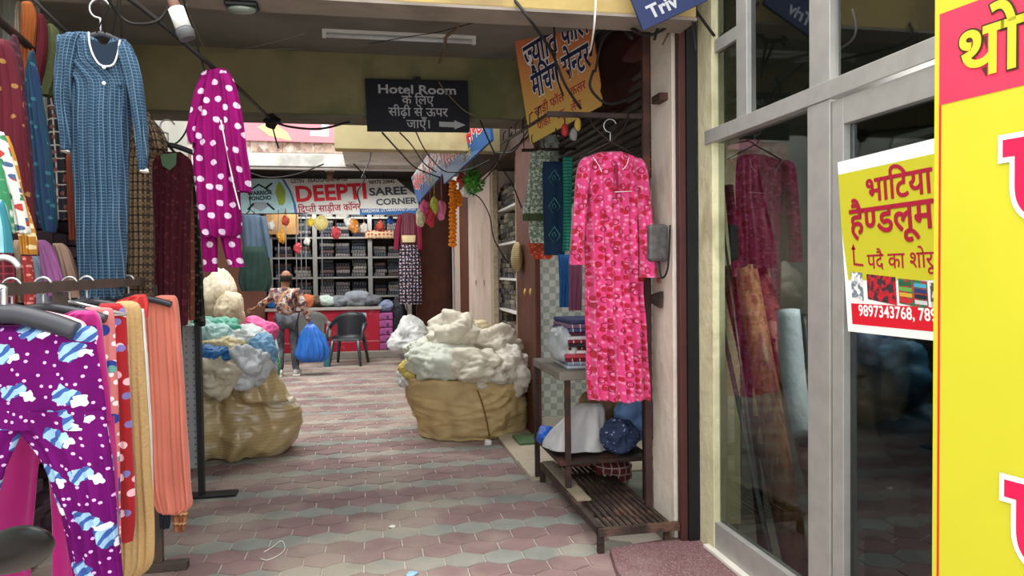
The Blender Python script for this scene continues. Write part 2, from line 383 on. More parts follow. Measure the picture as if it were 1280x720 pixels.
# ================================================================== SETTING: floor with hexagonal pavers
fl = B(); box(fl, (-4.5, -2, -.06), (4.5, 17, -.008)); m_grout = mat('sandy_joint_mortar', 'c0b6a8', .95, var=.15, vs=4)
floor = struct('floor', fl, m_grout, origin=(0, 0, 0))
PVX, PVY = .212, .1625
m_pr = mat('red_paver', '806866', .85, world=True, var=.14, vs=5, rnd=.10, bump=.25, bs=60, stain=('a59a8a', 1.7, .52, .5))
m_pg = mat('grey_paver', '82837c', .85, world=True, var=.12, vs=5, rnd=.08, bump=.25, bs=60, stain=('a59a8a', 1.7, .52, .7))
def hexa(bm, cx, cy, mi=0, jit=0.):
    R0 = PVY/1.5
    def ring(k, z):
        out = []
        for j in range(6):
            a = pi/2+j*pi/3; b = a+pi/3
            p = Vector((cos(a)*R0*1.0, sin(a)*R0, 0)); q = Vector((cos(b)*R0, sin(b)*R0, 0)); p.x *= PVX/2/(R0*.866); q.x *= PVX/2/(R0*.866)
            mid = (p+q)/2; bulge = {0: .006, 2: -.006, 3: .006, 5: -.006}.get(j, 0); mid = mid+Vector((0, bulge, 0))
            for w in (p, mid): out.append(bm.verts.new((cx+w.x*(k+.01), cy+w.y*(k-.015), z+jit)))
        return out
    r1, r2, r3 = ring(.955, -.03), ring(.955, -.003), ring(.925, 0.)
    for A, C in ((r1, r2), (r2, r3)):
        for k in range(12): bm.faces.new((A[k], A[(k+1) % 12], C[(k+1) % 12], C[k])).material_index = mi
    bm.faces.new(r3).material_index = mi
pm = []
for m in (m_pr, m_pg):
    b = B(); hexa(b, 0, 0); me = bpy.data.meshes.new('paver'); b.to_mesh(me); b.free(); me.materials.append(m); pm.append(me)
cells = []
PH = 0
for r in range(2, 83):
    y = r*PVY
    for c in range(-12, 12):
        x = (c+(.5 if r % 2 else 0))*PVX+.05
        if y > 6.6 and x > 1.3: continue
        if y > 5.2 and x > 1.24: continue
        if 3.5 < y < 5.3 and x > 1.35 or y <= 3.6 and x > 1.25: continue
        u, v = proj((x, y, 0)); vis = -60 < u < 1340 and v < 780 and not (u < 120 and y > 6) and x > -3 and not (u < 215 and y < 6)
        cells.append((not vis, y, x, 1 if (r+PH) % 3 == 0 else 0))
cells.sort(key=lambda t: (t[0], t[1]))
rest = B(); rp = random.Random(3)
for i, (nv, y, x, g) in enumerate(cells):
    if i < 300:
        o = bpy.data.objects.new('paver', pm[g]); COL.objects.link(o); o.parent = floor
        o.location = (x, y, rp.uniform(-.002, .0015)); o.rotation_euler = (rp.uniform(-.006, .006), rp.uniform(-.006, .006), rp.uniform(-.01, .01))
    elif y > .2: hexa(rest, x, y, g, rp.uniform(-.002, .0015))
tag(link('pavers', rest, [m_pr, m_pg], floor), kind='stuff')
# stone slab and terrazzo step at the shop fronts
b = B(); box(b, (1.13, 5.24, -.05), (4, 5.72, .03), .006); s1 = struct('trim_1', b, mat('beige_stone_slab', 'b3a692', .6, var=.12, vs=5, stain=('8f8068', 3, .6, .4)))
b = B(); box(b, (1.12, 5.725, -.05), (1.72, 6.95, .03), .006); struct('trim_2', b, MATS['beige_stone_slab'])
m_terr = mat('red_terrazzo', '6f5052', .75, var=.2, vs=60, layers=[('dots', '9c8583', 90, .28, 1.)], stain=('8a7a74', 3, .55, .5), bump=.2, bs=90)
b = B()
top = [(1.19, 3.50), (1.25, 3.79), (1.45, 3.83), (1.66, 3.86), (1.95, 3.86), (1.95, .9), (1.15, .9), (1.17, 2.6)]
vt = [b.verts.new((x, y, .035)) for x, y in top]; vb = [b.verts.new((x-.01, y, -.06)) for x, y in top]
b.faces.new(vt[::-1]); b.faces.new(vb)
for k in range(8): b.faces.new((vt[k], vt[(k+1) % 8], vb[(k+1) % 8], vb[k]))
bmesh.ops.recalc_face_normals(b, faces=b.faces); struct('trim_3', b, m_terr)
b = B(); box(b, (1.62, 3.86, -.05), (4, 5.235, .02)); struct('trim_4', b, mat('grey_stone_floor', '8f9088', .5, var=.15, vs=4, stain=('6a675f', 3, .55, .6)))
# ================================================================== SETTING: beams, ceilings, walls
b = B(); box(b, (-2.1, 3.56, 2.815), (1.66, 3.76, 3.5), .008); struct('trim_5', b, m_beam_y)
b = B(); box(b, (-2.1, 3.555, 2.802), (1.66, 3.765, 2.816)); struct('trim_6', b, mat('grey_beam_underside', '8d8378', .9, var=.12, vs=4, stain=('6f675c', 3, .55, .5)))
b = B(); box(b, (-2.1, 6.0, 2.76), (1.5, 6.24, 3.27), .008); struct('trim_7', b, m_beam)
b = B(); box(b, (-2.1, 5.985, 2.745), (1.5, 6.255, 2.775), .004); struct('trim_8', b, mat('beam_lower_lip', '6d6758', .9, var=.2, vs=5))
b = B(); box(b, (-2.1, 3.56, 3.26), (4, 6.24, 3.42)); struct('ceiling', b, m_ceil)
b = B(); box(b, (-.34, 8.0, 2.83), (1.5, 8.2, 3.2), .008); struct('trim_9', b, mat('cream_beam_paint', 'b5a67c', .85, var=.15, vs=3, stain=('7f744f', 2, .58, .6)))
b = B(); box(b, (-.34, 8.2, 3.18), (1.5, 11.9, 3.30)); struct('trim_10', b, mat('pale_soffit_plaster', 'c9c4b8', .9, var=.12, vs=2.5, stain=('8a8578', 2, .58, .6)))
b = B(); box(b, (-4.2, 11.9, 3.17), (1.5, 12.35, 3.36), .01); struct('trim_11', b, mat('white_canopy_plaster', 'cfccc4', .9, var=.12, vs=2, stain=('8a8578', 2.4, .58, .6)))
# marble-clad parapet in panels above the canopy
m_marb = mat('peach_marble', 'c8aa95', .5, var=.22, vs=9, layers=[('blot', 'a08276', 7, .55), ('blot', 'e2d2c2', 9, .56)])
par = B(); box(par, (-4.2, 12.02, 3.34), (-.32, 12.3, 3.92)); par = struct('trim_12', par, mat('white_wall_paint', 'd5d0c8', .9))
for k in range(8):
    b = B(); box(b, (-4.2+k*.485, 12.0, 3.40), (-4.2+k*.485+.478, 12.03, 3.72), .004); link('panel', b, m_marb, par)
b = B(); box(b, (-.36, 11.96, 3.36), (-.27, 12.4, 4.3)); struct('trim_13', b, MATS['white_wall_paint'])
b = B(); box(b, (-4.2, 11.97, 3.73), (-.36, 12.35, 3.80)); struct('trim_14', b, MATS['white_wall_paint'])
F = Face(onY(195, 128, 11.9), onY(434, 137, 11.9), onY(195, 172, 11.9))
b = B(); F.board(b, .03); t = tag(link('roof_banner', b, mat('pink_banner_vinyl', 'd58b92', .6, var=.06)), 'faded pink advertising banner standing above the marble parapet', 'banner')
b = B(); F.poly(b, [(.0, .0), (1, .0), (1, .42), (0, .42)], .003); link('banner_stripe', b, mat('dark_red_vinyl', '8e4a52', .6), t)
b = B(); F.poly(b, [(.80, .66), (.86, .66), (.86, .82), (.80, .82)], .004); F.poly(b, [(.86, .45), (.9, .45), (.9, .82), (.86, .82)], .004); link('banner_print', b, m_white, t)
b = B(); F.poly(b, [(.52, .6), (.56, .5), (.62, .52), (.68, .75), (.70, .98), (.58, .85)], .004); link('banner_leaf', b, mat('cream_vinyl', 'dfc98c', .6), t)
# upper building behind, side building volumes
b = B(); box(b, (-8, 15.5, -.05), (4.5, 15.8, 7)); struct('wall_back', b, mat('back_building_paint', 'b9a696', .9, var=.15, vs=1.5))
b = B(); box(b, (-4.2, 12.3, 3.36), (1.5, 15.5, 3.42)); struct('trim_15', b, MATS['white_canopy_plaster'])
m_lw = mat('pale_green_plaster', 'b4b4a6', .9, var=.12, vs=1.8, stain=('7e8470', 1.6, .58, .35))
b = B(); box(b, (-2.3, .2, -.05), (-2.1, 9.4, 3.5)); struct('wall_left', b, m_lw)
b = B(); box(b, (-4.2, 9.4, -.05), (-2.1, 9.6, 3.0)); struct('wall_left_return', b, mat('brown_stained_plaster', '7d6150', .9, var=.15, vs=2))
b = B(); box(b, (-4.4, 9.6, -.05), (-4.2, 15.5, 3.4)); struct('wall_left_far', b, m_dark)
# right-hand range of shops
b = B(); box(b, (1.65, 3.86, 0), (1.85, 4.17, 3.3), .004); struct('wall_right_pier', b, m_pale)
b = B(); box(b, (1.77, 3.62, 0), (1.84, 3.79, 3.4), .004); struct('wall_right_column', b, m_yel)
b = B(); box(b, (1.80, 3.79, 0), (1.85, 3.859, 3.4)); struct('wall_right_joint', b, m_black)
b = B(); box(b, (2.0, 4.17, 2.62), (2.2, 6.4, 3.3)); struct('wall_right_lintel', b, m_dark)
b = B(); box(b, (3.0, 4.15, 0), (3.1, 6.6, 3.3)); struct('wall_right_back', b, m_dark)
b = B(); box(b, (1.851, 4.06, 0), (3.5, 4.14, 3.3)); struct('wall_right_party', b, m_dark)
# tiled return wall
m_tile = mat('grey_white_check_tile', 'c8cbc0', .35, var=.06, layers=[('check', 'a3aaa0', 17.)])
b = B(); box(b, (1.495, 6.50, .03), (3.1, 6.6, 3.3)); struct('wall_right_tiled', b, m_tile)
b = B(); box(b, (1.495, 6.46, .03), (2.4, 6.5, .2)); struct('baseboard_right', b, m_pale)
# wooden posts and white piers along the passage
def px_box_on_X(name, x0, x1, X, dX, z0, z1, m, bev=.004):
    ya, yb = onX(x0, 340, X).y, onX(x1, 340, X).y
    b = B(); box(b, (X, ya, z0), (X+dX, yb, z1), bev); return struct(name, b, m)
px_box_on_X('trim_16', 646, 669, 1.44, .045, 0, 3.3, m_brown)
px_box_on_X('wall_right_pier_second', 586, 613, 1.46, .4, 0, 3.2, mat('cream_marble_pier', 'd9c6b6', .6, var=.08, vs=3, stain=('b39a88', 3, .58, .5, (1, 1, .4))))
px_box_on_X('trim_17', 575, 586, 1.46, .4, 0, 3.2, m_brown)
px_box_on_X('wall_right_pier_third', 545, 566, 1.46, .4, 0, 3.2, MATS['cream_marble_pier'])
px_box_on_X('trim_18', 527, 545, 1.40, .4, 0, 3.2, m_brown)
px_box_on_X('trim_19', 612, 617, 1.48, .06, 0, 2.9, mat('peeling_cream_steel', 'b9a98f', .7, var=.3, vs=30))
b = B(); box(b, (2.3, 6.75, 0), (2.35, 13.5, 3.3)); struct('wall_right_shop_back', b, mat('shop_back_board', '8a755c', .8, var=.15, vs=3))
b = B(); box(b, (1.42, 6.4, 2.75), (1.9, 11.0, 3.3)); struct('wall_right_upper', b, mat('sooty_brown_board', '4a3a30', .9, var=.3, vs=4))
b = B(); box(b, (1.46, 13.3, 0), (3.0, 13.5, 3.3)); struct('wall_right_end', b, m_dark)
b = B(); box(b, (1.66, 3.5, 3.2), (3.2, 6.5, 3.3)); struct('trim_20', b, m_dark)
# metal guide channel beside the pier
t = thing('guide_channel', 'tall brown steel shutter guide between the white pier and yellow column', 'channel', (1.70, 3.82, 0))
b = B(); box(b, (1.665, 3.80, .035), (1.705, 3.85, 3.3), .004); link('flange', b, mat('maroon_steel', '4d2c2a', .5, .2, var=.15), t)
b = B(); box(b, (1.706, 3.79, .035), (1.765, 3.84, 3.3)); link('dark_recess', b, m_black, t)  # black box stands in for the shade in the recess
# ================================================================== SHOPFRONT on the right (glass + aluminium)
SX = 1.80
def fz(px, py): return onX(px, py, SX).z
def fy(px): return onX(px, 340, SX).y
zt0, zt1 = fz(888, 182), fz(888, 165)      # transom
y_far, y_m0, y_m1, y_n, y_n2 = 3.69, fy(1019), fy(1047), fy(926), fy(939)
sf = tag(thing('shopfront', 'weathered aluminium shop window frame with two tall glass bays and fanlights', 'shopfront', (SX, 2.6, .035)), kind='structure'); del sf['category']; sf.name = 'window_1'
def fbar(nm, y0, y1, z0, z1, d=.03, m=m_alu, X=SX):
    b = B(); box(b, (X-d, y0, z0), (X+.03, y1, z1), .003); return link(nm, b, m, sf)
fbar('mullion', y_far, y_far-.045, .04, 3.3, .02)
fbar('mullion', y_m0, y_m1, .04, zt0, .035)
fbar('mullion', y_m0+.01, y_m1+.02, zt1, 3.3, .02)
fbar('mullion', y_n, y_n2, zt1, 3.3, .02)
fbar('transom', y_far, 1.0, zt0, zt1, .04)
fbar('sill', y_far, y_m0, .036, fz(897, 650), .025)
fbar('threshold', y_far, .95, .036, .055, .06, mat('white_marble_sill', 'cfcabf', .5, var=.1))
fbar('rail', y_far-.045, y_n, fz(900, 64), fz(900, 48), .015)
gl = glass('shop_glass')
def pane(y0, y1, z0, z1, X=SX+.005):
    b = B(); box(b, (X, y0, z0), (X+.006, y1, z1)); return link('pane', b, gl, sf)
pane(y_far-.045, y_m0, fz(897, 650), zt0); pane(y_n2, y_m0, zt1, 3.3); pane(y_m1, 1.0, zt1, 3.3)
pane(y_far-.045, y_n, zt1, fz(900, 64)); pane(y_far-.045, y_n, fz(900, 48), 3.3)
# glass door
dr = tag(thing('door_1', None, None, (SX, 1.9, .04)), kind='structure')
def dbar(nm, y0, y1, z0, z1, m=m_alu, X=SX, d=.028):
    b = B(); box(b, (X-d, y0, z0), (X+.02, y1, z1), .003); return link(nm, b, m, dr)
zd = fz(1047, 160)
dbar('door_stile', y_m1-.006, y_m1-.075, .06, zt0-.012); dbar('door_rail', y_m1-.075, 1.1, zd, zt0-.012); dbar('door_rail', y_m1-.075, 1.1, .06, .16); dbar('door_stile', 1.1, 1.02, .06, zt0-.012)
b = B(); box(b, (SX+.002, 1.1, .16), (SX+.008, y_m1-.075, zd)); link('pane', b, glass('door_glass', '8c9494', .2), dr)
# shop interior behind the glass
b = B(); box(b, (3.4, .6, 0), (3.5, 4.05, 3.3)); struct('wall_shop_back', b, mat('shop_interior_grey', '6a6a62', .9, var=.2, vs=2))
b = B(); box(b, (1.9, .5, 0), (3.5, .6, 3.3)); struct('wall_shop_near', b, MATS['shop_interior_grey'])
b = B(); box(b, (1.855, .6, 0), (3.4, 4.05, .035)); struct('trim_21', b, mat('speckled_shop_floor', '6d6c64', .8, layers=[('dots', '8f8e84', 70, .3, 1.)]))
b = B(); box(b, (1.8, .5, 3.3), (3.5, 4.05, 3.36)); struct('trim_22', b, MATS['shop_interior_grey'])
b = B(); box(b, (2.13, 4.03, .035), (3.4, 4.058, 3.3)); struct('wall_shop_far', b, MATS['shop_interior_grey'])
b = B(); box(b, (1.87, 3.99, .035), (2.12, 4.058, 3.3)); struct('wall_shop_pilaster', b, m_yel)
# ================================================================== GATE / RAMP
m_grate = mat('rusty_grate_steel', '40342f', .65, .3, var=.3, vs=12, bump=.4, bs=60, stain=('7a5a48', 8, .58, .6))
t = thing('drain_grate', 'rusty iron grate ramp on short legs at the open shop front', 'grate', (1.4, 4.5, .036))
gz = .125
b = B(); box(b, (1.19, 3.82, gz-.03), (1.225, 5.22, gz+.012)); box(b, (1.19, 3.80, gz-.03), (1.655, 3.835, gz+.012)); box(b, (1.60, 3.835, gz-.03), (1.625, 4.15, gz)); box(b, (1.60, 4.21, gz-.03), (1.625, 5.22, gz)); box(b, (1.19, 5.2, gz-.03), (1.62, 5.22, gz)); link('grate_frame', b, m_grate, t)
for k in range(9):
    x = 1.262+k*.038
    b = B(); box(b, (x, 3.84, gz-.012), (x+.018, 5.2, gz+.004)); link('bar', b, m_grate, t)
for k in range(3):
    b = B(); box(b, (1.225, 4.1+k*.42, gz-.03), (1.6, 4.13+k*.42, gz-.013)); link('crossbar', b, m_grate, t)
for (x, y) in ((1.19, 3.81), (1.19, 5.18)):
    b = B(); box(b, (x, y, 0.), (x+.035, y+.03, gz-.028)); link('leg', b, m_grate, t)
b = B(); box(b, (1.585, 3.84, .02), (1.615, 3.87, gz-.028)); link('leg', b, m_grate, t)
b = B(); box(b, (1.585, 5.16, .031), (1.615, 5.19, gz-.028)); link('leg', b, m_grate, t)
b = B(); box(b, (1.205, 4.28, gz+.013), (1.295, 5.2, gz+.027), .003); tag(link('wooden_plank', b, mat('grey_weathered_wood', '8c7e69', .85, var=.2, vs=8, bump=.3, bs=20, aniso=(20, 1, 20))), 'weathered flat plank lying along the edge of the iron grate', 'plank')
# table / stand
t = thing('display_table', 'dark iron two-tier stand with grey top holding folded cloth', 'table', (1.45, 4.9, .03))
for (x, y, z) in ((1.18, 5.24, .031), (1.22, 4.53, gz+.028), (1.70, 5.24, .021), (1.74, 4.53, .021)):
    b = B(); box(b, (x-.017, y-.017, z), (x+.017, y+.017, .84), .002); link('leg', b, m_iron, t)
b = B(); box(b, (1.16, 4.50, .84), (1.78, 5.27, .895), .006); link('table_top', b, mat('grey_boxboard', '7d776c', .8, var=.15, vs=6), t)
b = B(); box(b, (1.16, 4.5, .30), (1.78, 5.27, .325), .003); link('lower_shelf', b, m_iron, t)
# tall steel post and hanging bracket
t = thing('bracket_post', 'tall dark steel post with a horizontal bracket above the pink nightgown', 'post', (1.6, 4.1, .02))
b = B(); box(b, (1.602, 4.165, .021), (1.645, 4.195, 3.2), .003); link('post', b, mat('rusted_brown_steel', '4a3431', .65, .2, var=.25, vs=7, stain=('7a4a34', 4, .57, .6)), t)
b = B(); box(b, (1.02, 4.165, 2.425), (1.60, 4.19, 2.455), .002); link('bracket_arm', b, m_iron, t)
p0 = onX(816, 125, 1.60); b = B(); box(b, (1.60, p0.y-.1, p0.z-.02), (1.655, p0.y+.02, p0.z+.02)); link('bracket_flange', b, m_iron, t)
p1, p2 = onY(626, 180, 5.9), Vector((1.03, 4.17, 2.44)); b = B(); tube(b, [p1, p2], .011, 5); link('bracket_rail', b, m_iron, t)
for k in range(6):
    q = p1.lerp(p2, .08+k*.15); b = B(); tube(b, [q, q+Vector((0, 0, .07)), q+Vector((.02, 0, .09))], .004, 4); link('hook', b, m_iron, t)
p0 = onX(820, 374, 1.648); b = B(); vs = [b.verts.new(p) for p in (onX(818, 368, 1.64), onX(829, 364, 1.64), onX(828, 385, 1.64), onX(818, 379, 1.64))]; vs2 = [b.verts.new(v.co+Vector((-.02, 0, 0))) for v in vs]
b.faces.new(vs); b.faces.new(vs2[::-1])
for k in range(4): b.faces.new((vs[k], vs2[k], vs2[(k+1) % 4], vs[(k+1) % 4]))
tag(link('hinge_plate', b, m_iron), 'small flared iron bracket plate fixed to the white pier', 'bracket')
# rolling shutter, half rolled up: slats seen above the pink gown
t = thing('rolling_shutter', 'half-raised dark steel rolling shutter above the open shop', 'shutter', (1.72, 5.2, 2.1))
m_sh = mat('grimy_shutter_steel', '3d3733', .6, .4, var=.25, vs=6, stain=('5c5047', 5, .55, .5))
for k in range(12):
    b = B(); z = 2.12+k*.058; tube(b, [(1.70, 4.19, z), (1.70, 6.45, z)], .026, 8); link('slat', b, m_sh, t)
b = B(); tube(b, [(1.80, 4.18, 2.92), (1.80, 6.45, 2.92)], .13, 14); link('shutter_roll', b, mat('maroon_tarpaulin', '4a2724', .7, var=.2, vs=4), t)
b = B(); vs = []
for i in range(13):
    for j in range(9):
        u, v = i/12, j/8; vs.append(b.verts.new((1.665+.03*sin(u*9)+.03*noise.noise(Vector((u*4, v*4, 1))), 4.15+u*1.5, 3.12-v*(.62-.25*u)+.02*sin(u*7))))
for i in range(12):
    for j in range(8): f = b.faces.new((vs[i*9+j], vs[i*9+j+1], vs[(i+1)*9+j+1], vs[(i+1)*9+j])); f.smooth = True
bmesh.ops.solidify(b, geom=b.faces[:], thickness=.008); tag(link('tarpaulin', b, MATS['maroon_tarpaulin']), 'dark maroon tarpaulin hung under the ceiling beside the orange sign', 'tarpaulin')
# electricity meter in a plastic bag on the pier
c = onX(830, 305, 1.64)
t = thing('electric_meter', 'dark plastic-covered electricity meter on the white pier', 'meter', (1.62, c.y, c.z-.12))
b = B(); box(b, (1.53, c.y-.05, c.z-.1), (1.65, c.y+.075, c.z+.11), .02); link('meter_box', b, mat('grey_meter_shell', '54504f', .35, var=.3, vs=25, bump=.3, bs=30), t)
b = B(); box(b, (1.522, c.y-.0, c.z+.02), (1.529, c.y+.03, c.z+.04)); link('meter_label', b, mat('green_label', '3fae52', .5), t)
b = B(); tube(b, [(1.6, c.y-.02, c.z-.1), (1.6, c.y-.06, c.z-.19), (1.62, c.y-.1, c.z-.13), (1.63, c.y-.11, c.z+.1)], .006, 5, 6); link('meter_cable', b, m_wire, t)
b = B(); lettering(b, 'राप', onX(821, 355, 1.646), Vector((0, -1, 0)), Vector((0, 0, 1)), .06, .01); tag(link('wall_writing', b, mat('red_crayon', 'b04038', .8)), 'small red handwritten marking on the white pier under the meter', 'writing')
# ================================================================== LEFT SIDE: racks and garments
def garment(name, label, cat, parts, m, **kw):
    """parts: list of (rows, depth, options); one mesh thing"""
    b = B()
    for q in parts:
        o = dict(kw); o.update(q[2] if len(q) > 2 else {}); cloth(b, q[0], q[1], **o)
    return tag(link(name, b, m), label, cat)
m_hang = mat('dark_grey_hanger_plastic', '35353a', .35, var=.05)
m_steelw = mat('bright_hanger_wire', 'b9b9ba', .3, .7, var=.05)
def hanger(c, w, label, m=m_hang, r=.008, drop=.11, hook=.07, ang=0, group=None, flat=False):
    """clothes hanger: c is the neck point"""
    c = Vector(c); t = thing('clothes_hanger', label, 'hanger', c, 0, group)
    d = Vector((cos(ang), sin(ang), 0)); b = B()
    if flat: tube(b, [c-d*w/2+Vector((0, 0, -drop)), c-d*w*.3+Vector((0, 0, -drop*.55)), c+Vector((0, 0, -.01)), c+d*w*.3+Vector((0, 0, -drop*.55)), c+d*w/2+Vector((0, 0, -drop))], r*1.8, 8, 5)
    else: tube(b, [c-d*w/2+Vector((0, 0, -drop)), c, c+d*w/2+Vector((0, 0, -drop))], r, 6)
    link('shoulder_bar', b, m, t)
    if not flat: b = B(); tube(b, [c-d*w/2+Vector((0, 0, -drop)), c+d*w/2+Vector((0, 0, -drop))], r*.8, 6); link('trouser_bar', b, m, t)
    b = B(); R = hook*.42
    pts = [c, c+Vector((0, 0, hook*.5))]+[c+Vector((0, 0, hook))+d*(R*cos(a)*1)+Vector((0, 0, R*sin(a)))+d*0 for a in [pi*(1.5-.2*k) for k in range(8)]]
    tube(b, pts, r*.6, 5, 3); link('hook', b, m_steelw, t); return t
# --- low clothes rack
t = thing('clothes_rack', 'low brown steel rack with the patterned trousers hanging along it', 'rack', (-1.1, 3.3, 0))
m_rk = mat('brown_rack_steel', '4f453f', .6, .3, var=.2, vs=8, stain=('6a4f3f', 6, .6, .5))
ra, rb = onY(-60, 353, 2.2), onX(168, 352, -1.08)
zr = 1.51
b = B(); obox(b, (-1.03, 2.95, zr), (.05*0+.0, .0, .018), (.012, 0, 0), (-.06, 1.05, 0)); link('rail', b, m_rk, t)
pa = Vector((-.97, 1.93, zr)); pb = Vector((-1.09, 3.98, zr))
for nm, p in (('upright', Vector((-1.02, 2.72, 0))), ('upright', Vector((-1.10, 4.10, 0)))):
    b = B(); box(b, (p.x-.018, p.y-.018, .03), (p.x+.018, p.y+.018, zr-.02)); link(nm, b, m_rk, t)
    b = B(); box(b, (p.x-.22, p.y-.03, .0), (p.x+.14, p.y+.03, .045), .004); link('foot', b, m_rk, t)
b = B(); box(b, (-1.095, 2.72, .42), (-1.065, 4.1, .45)); link('lower_rail', b, m_rk, t)
# --- second rack with a grey perforated panel
t = thing('panel_rack', 'grey perforated steel panel rack standing on a flat black foot', 'rack', (-1.2, 5.4, 0))
m_perf = mat('grey_perforated_panel', '8b8c8c', .6, .2, var=.12, vs=5, layers=[('dots', '606264', 22, .16, 0.)], stain=('66605a', 3, .58, .5))
A, Bq = onY(227, 408, 5.38), onY(245, 408, 5.42)
b = B(); box(b, (A.x, 5.40, .2), (Bq.x, 5.42, A.z)); link('perforated_panel', b, m_perf, t)
b = B(); box(b, (Bq.x, 5.37, .01), (Bq.x+.035, 5.43, A.z+.02)); link('upright', b, m_black, t)
b = B(); box(b, (Bq.x-.2, 5.34, 0.), (Bq.x+.25, 5.46, .02), .004); link('foot', b, m_black, t)
# --- garments on the low rack, front to back
def trousers(name, label, m, Y, rowsL, rowsR, hips, **kw):
    b = B(); cloth(b, hips, Y, **kw); k2 = dict(kw); k2['cap'] = (False, True)
    if rowsL: cloth(b, rowsL, Y, **k2)
    if rowsR: k2['seed'] = kw.get('seed', 0)+3; cloth(b, rowsR, Y, **k2)
    return tag(link(name, b, m), label, 'trousers')
m_uni = mat('purple_unicorn_fleece', '5c0b58', .9, uv=True, var=.16, vs=9, spec=.1, bump=.15, bs=60, layers=[('dots', 'd8a8dc', 34, .13, .9), ('motif', '8fb2cc', 8.6, .27, .7, '3a5590', 'd8d6dc')])
trousers('pyjama_trousers', 'purple fleece pyjama trousers with unicorn and star print, in front of the rack', m_uni, 2.05,
    [(520, -110, 36), (580, -118, 10), (650, -120, -12), (735, -120, -30)], [(512, 6, 131), (540, 26, 136), (580, 56, 141), (640, 76, 147), (700, 88, 153), (745, 96, 156)],
    [(407, -86, 121), (420, -88, 123), (432, -90, 121), (470, -98, 127), (512, -106, 132), (535, -108, 134)], thick=.035, folds=4, amp=.007, seed=3, n=40, N=72, cap=(True, False), wr=.008)
m_mag = mat('magenta_velour', '9c0c66', .8, uv=True, var=.1, vs=6, sheen=.3)
trousers('magenta_trousers', 'plain magenta trousers hanging right behind the unicorn print pair', m_mag, 2.36, [(520, -80, 62), (600, -85, 48), (735, -85, 40)], [(520, 40, 142), (600, 60, 146), (735, 66, 150)],
    [(388, 92, 118), (400, 60, 126), (430, -40, 131), (480, -70, 138), (525, -80, 142)], thick=.03, folds=4, amp=.008, seed=5)
m_pd = mat('pink_cotton_with_patches', 'c4706f', .85, uv=True, var=.08, layers=[('dots', 'f7dede', 26, .2, .8), ('dots', '2b3a86', 11, .20, .9), ('dots', '5f9a94', 13, .16, .9)])
garment('pink_trousers', 'pink trousers printed with blue and green round motifs', 'trousers', [([(384, 108, 136), (392, 104, 143), (430, 100, 145), (500, 100, 148), (600, 100, 150), (735, 100, 152)], 2.6)], m_pd, thick=.03, folds=3, amp=.006, seed=7)
m_rs = mat('red_star_fleece', '9c0f18', .85, uv=True, var=.1, sheen=.2, layers=[('dots', 'e9b7c0', 15, .2, .9), ('dots', '7a6fae', 12, .15, .9)])
garment('red_trousers', 'bright red fleece trousers scattered with pale stars', 'trousers', [([(379, 126, 150), (392, 122, 158), (450, 120, 161), (560, 120, 166), (640, 120, 170), (676, 122, 166)], 2.85)], m_rs, thick=.03, folds=3, amp=.006, seed=9)
m_cr = mat('cream_knit_check', 'b89a6c', .9, uv=True, var=.08, layers=[('grid', 'bd9560', .016, .2)], bump=.3, bs=80)
garment('cream_trousers', 'cream and tan knitted trousers reaching nearly to the floor', 'trousers', [([(376, 152, 166), (384, 140, 176), (420, 138, 179), (500, 138, 184), (600, 140, 190), (660, 142, 193), (705, 146, 190), (725, 150, 168)], 3.0)], m_cr, thick=.035, folds=6, amp=.008, seed=11)
garment('white_trousers', 'thin white trouser edge between the cream and coral garments', 'trousers', [([(386, 168, 180), (450, 170, 185), (540, 172, 190), (640, 176, 192)], 3.25)], mat('white_cotton', 'dcdad6', .85, var=.08), thick=.02, folds=3, amp=.005, seed=12)
m_co = mat('coral_jersey', 'cc7460', .85, uv=True, var=.06, vs=4, sheen=.2)
garment('coral_skirt_trousers', 'plain coral jersey palazzo trousers with gathered waistband', 'trousers', [([(369, 200, 218), (373, 190, 221), (384, 181, 223), (420, 181, 226), (480, 184, 230), (560, 187, 235), (610, 190, 238), (634, 196, 239), (640, 203, 225)], 3.65)], m_co, thick=.04, folds=8, amp=.011, seed=13, rag=.01, n=44)
garment('red_checked_blouse', 'red folded blouse collar showing above the cream trousers', 'blouse', [([(368, 170, 182), (380, 140, 186), (396, 140, 186)], 3.35)], mat('tomato_red_cotton', 'c93a38', .85), thick=.03, folds=3, amp=.008, seed=14)
garment('pale_pink_trousers', 'pale pink waistband behind the purple unicorn trousers', 'trousers', [([(386, 30, 45), (398, 28, 95), (410, 28, 110), (440, 20, 120)], 2.25)], mat('pale_pink_cotton', 'eeb6bd', .85), thick=.02, folds=3, amp=.006, seed=15)
m_oc = mat('orange_brown_check_wool', 'b07850', .9, uv=True, layers=[('grid', '8d5636', .05, .45), ('hs', 'd9a982', .05, .2)])
garment('checked_scarf', 'orange and brown checked scarf hanging below the coral trousers', 'scarf', [([(420, 212, 224), (520, 214, 227), (600, 214, 235), (640, 214, 235), (664, 218, 230)], 4.0)], m_oc, thick=.02, folds=3, amp=.006, seed=16)
garment('dark_blue_leggings', 'dark navy leggings showing under the coral trousers', 'leggings', [([(600, 198, 214), (640, 199, 214), (660, 200, 212)], 3.9)], mat('navy_cotton', '20222e', .9), thick=.02, folds=2, amp=.004, seed=17)
for i, (px, Y, lb) in enumerate(((28, 2.02, 'big grey plastic clip hanger above the unicorn trousers'),)):
    p = onY(22, 378, Y); hanger((p.x-.03, Y, 1.465), .32, lb, r=.014, drop=.06, flat=True, hook=.09)
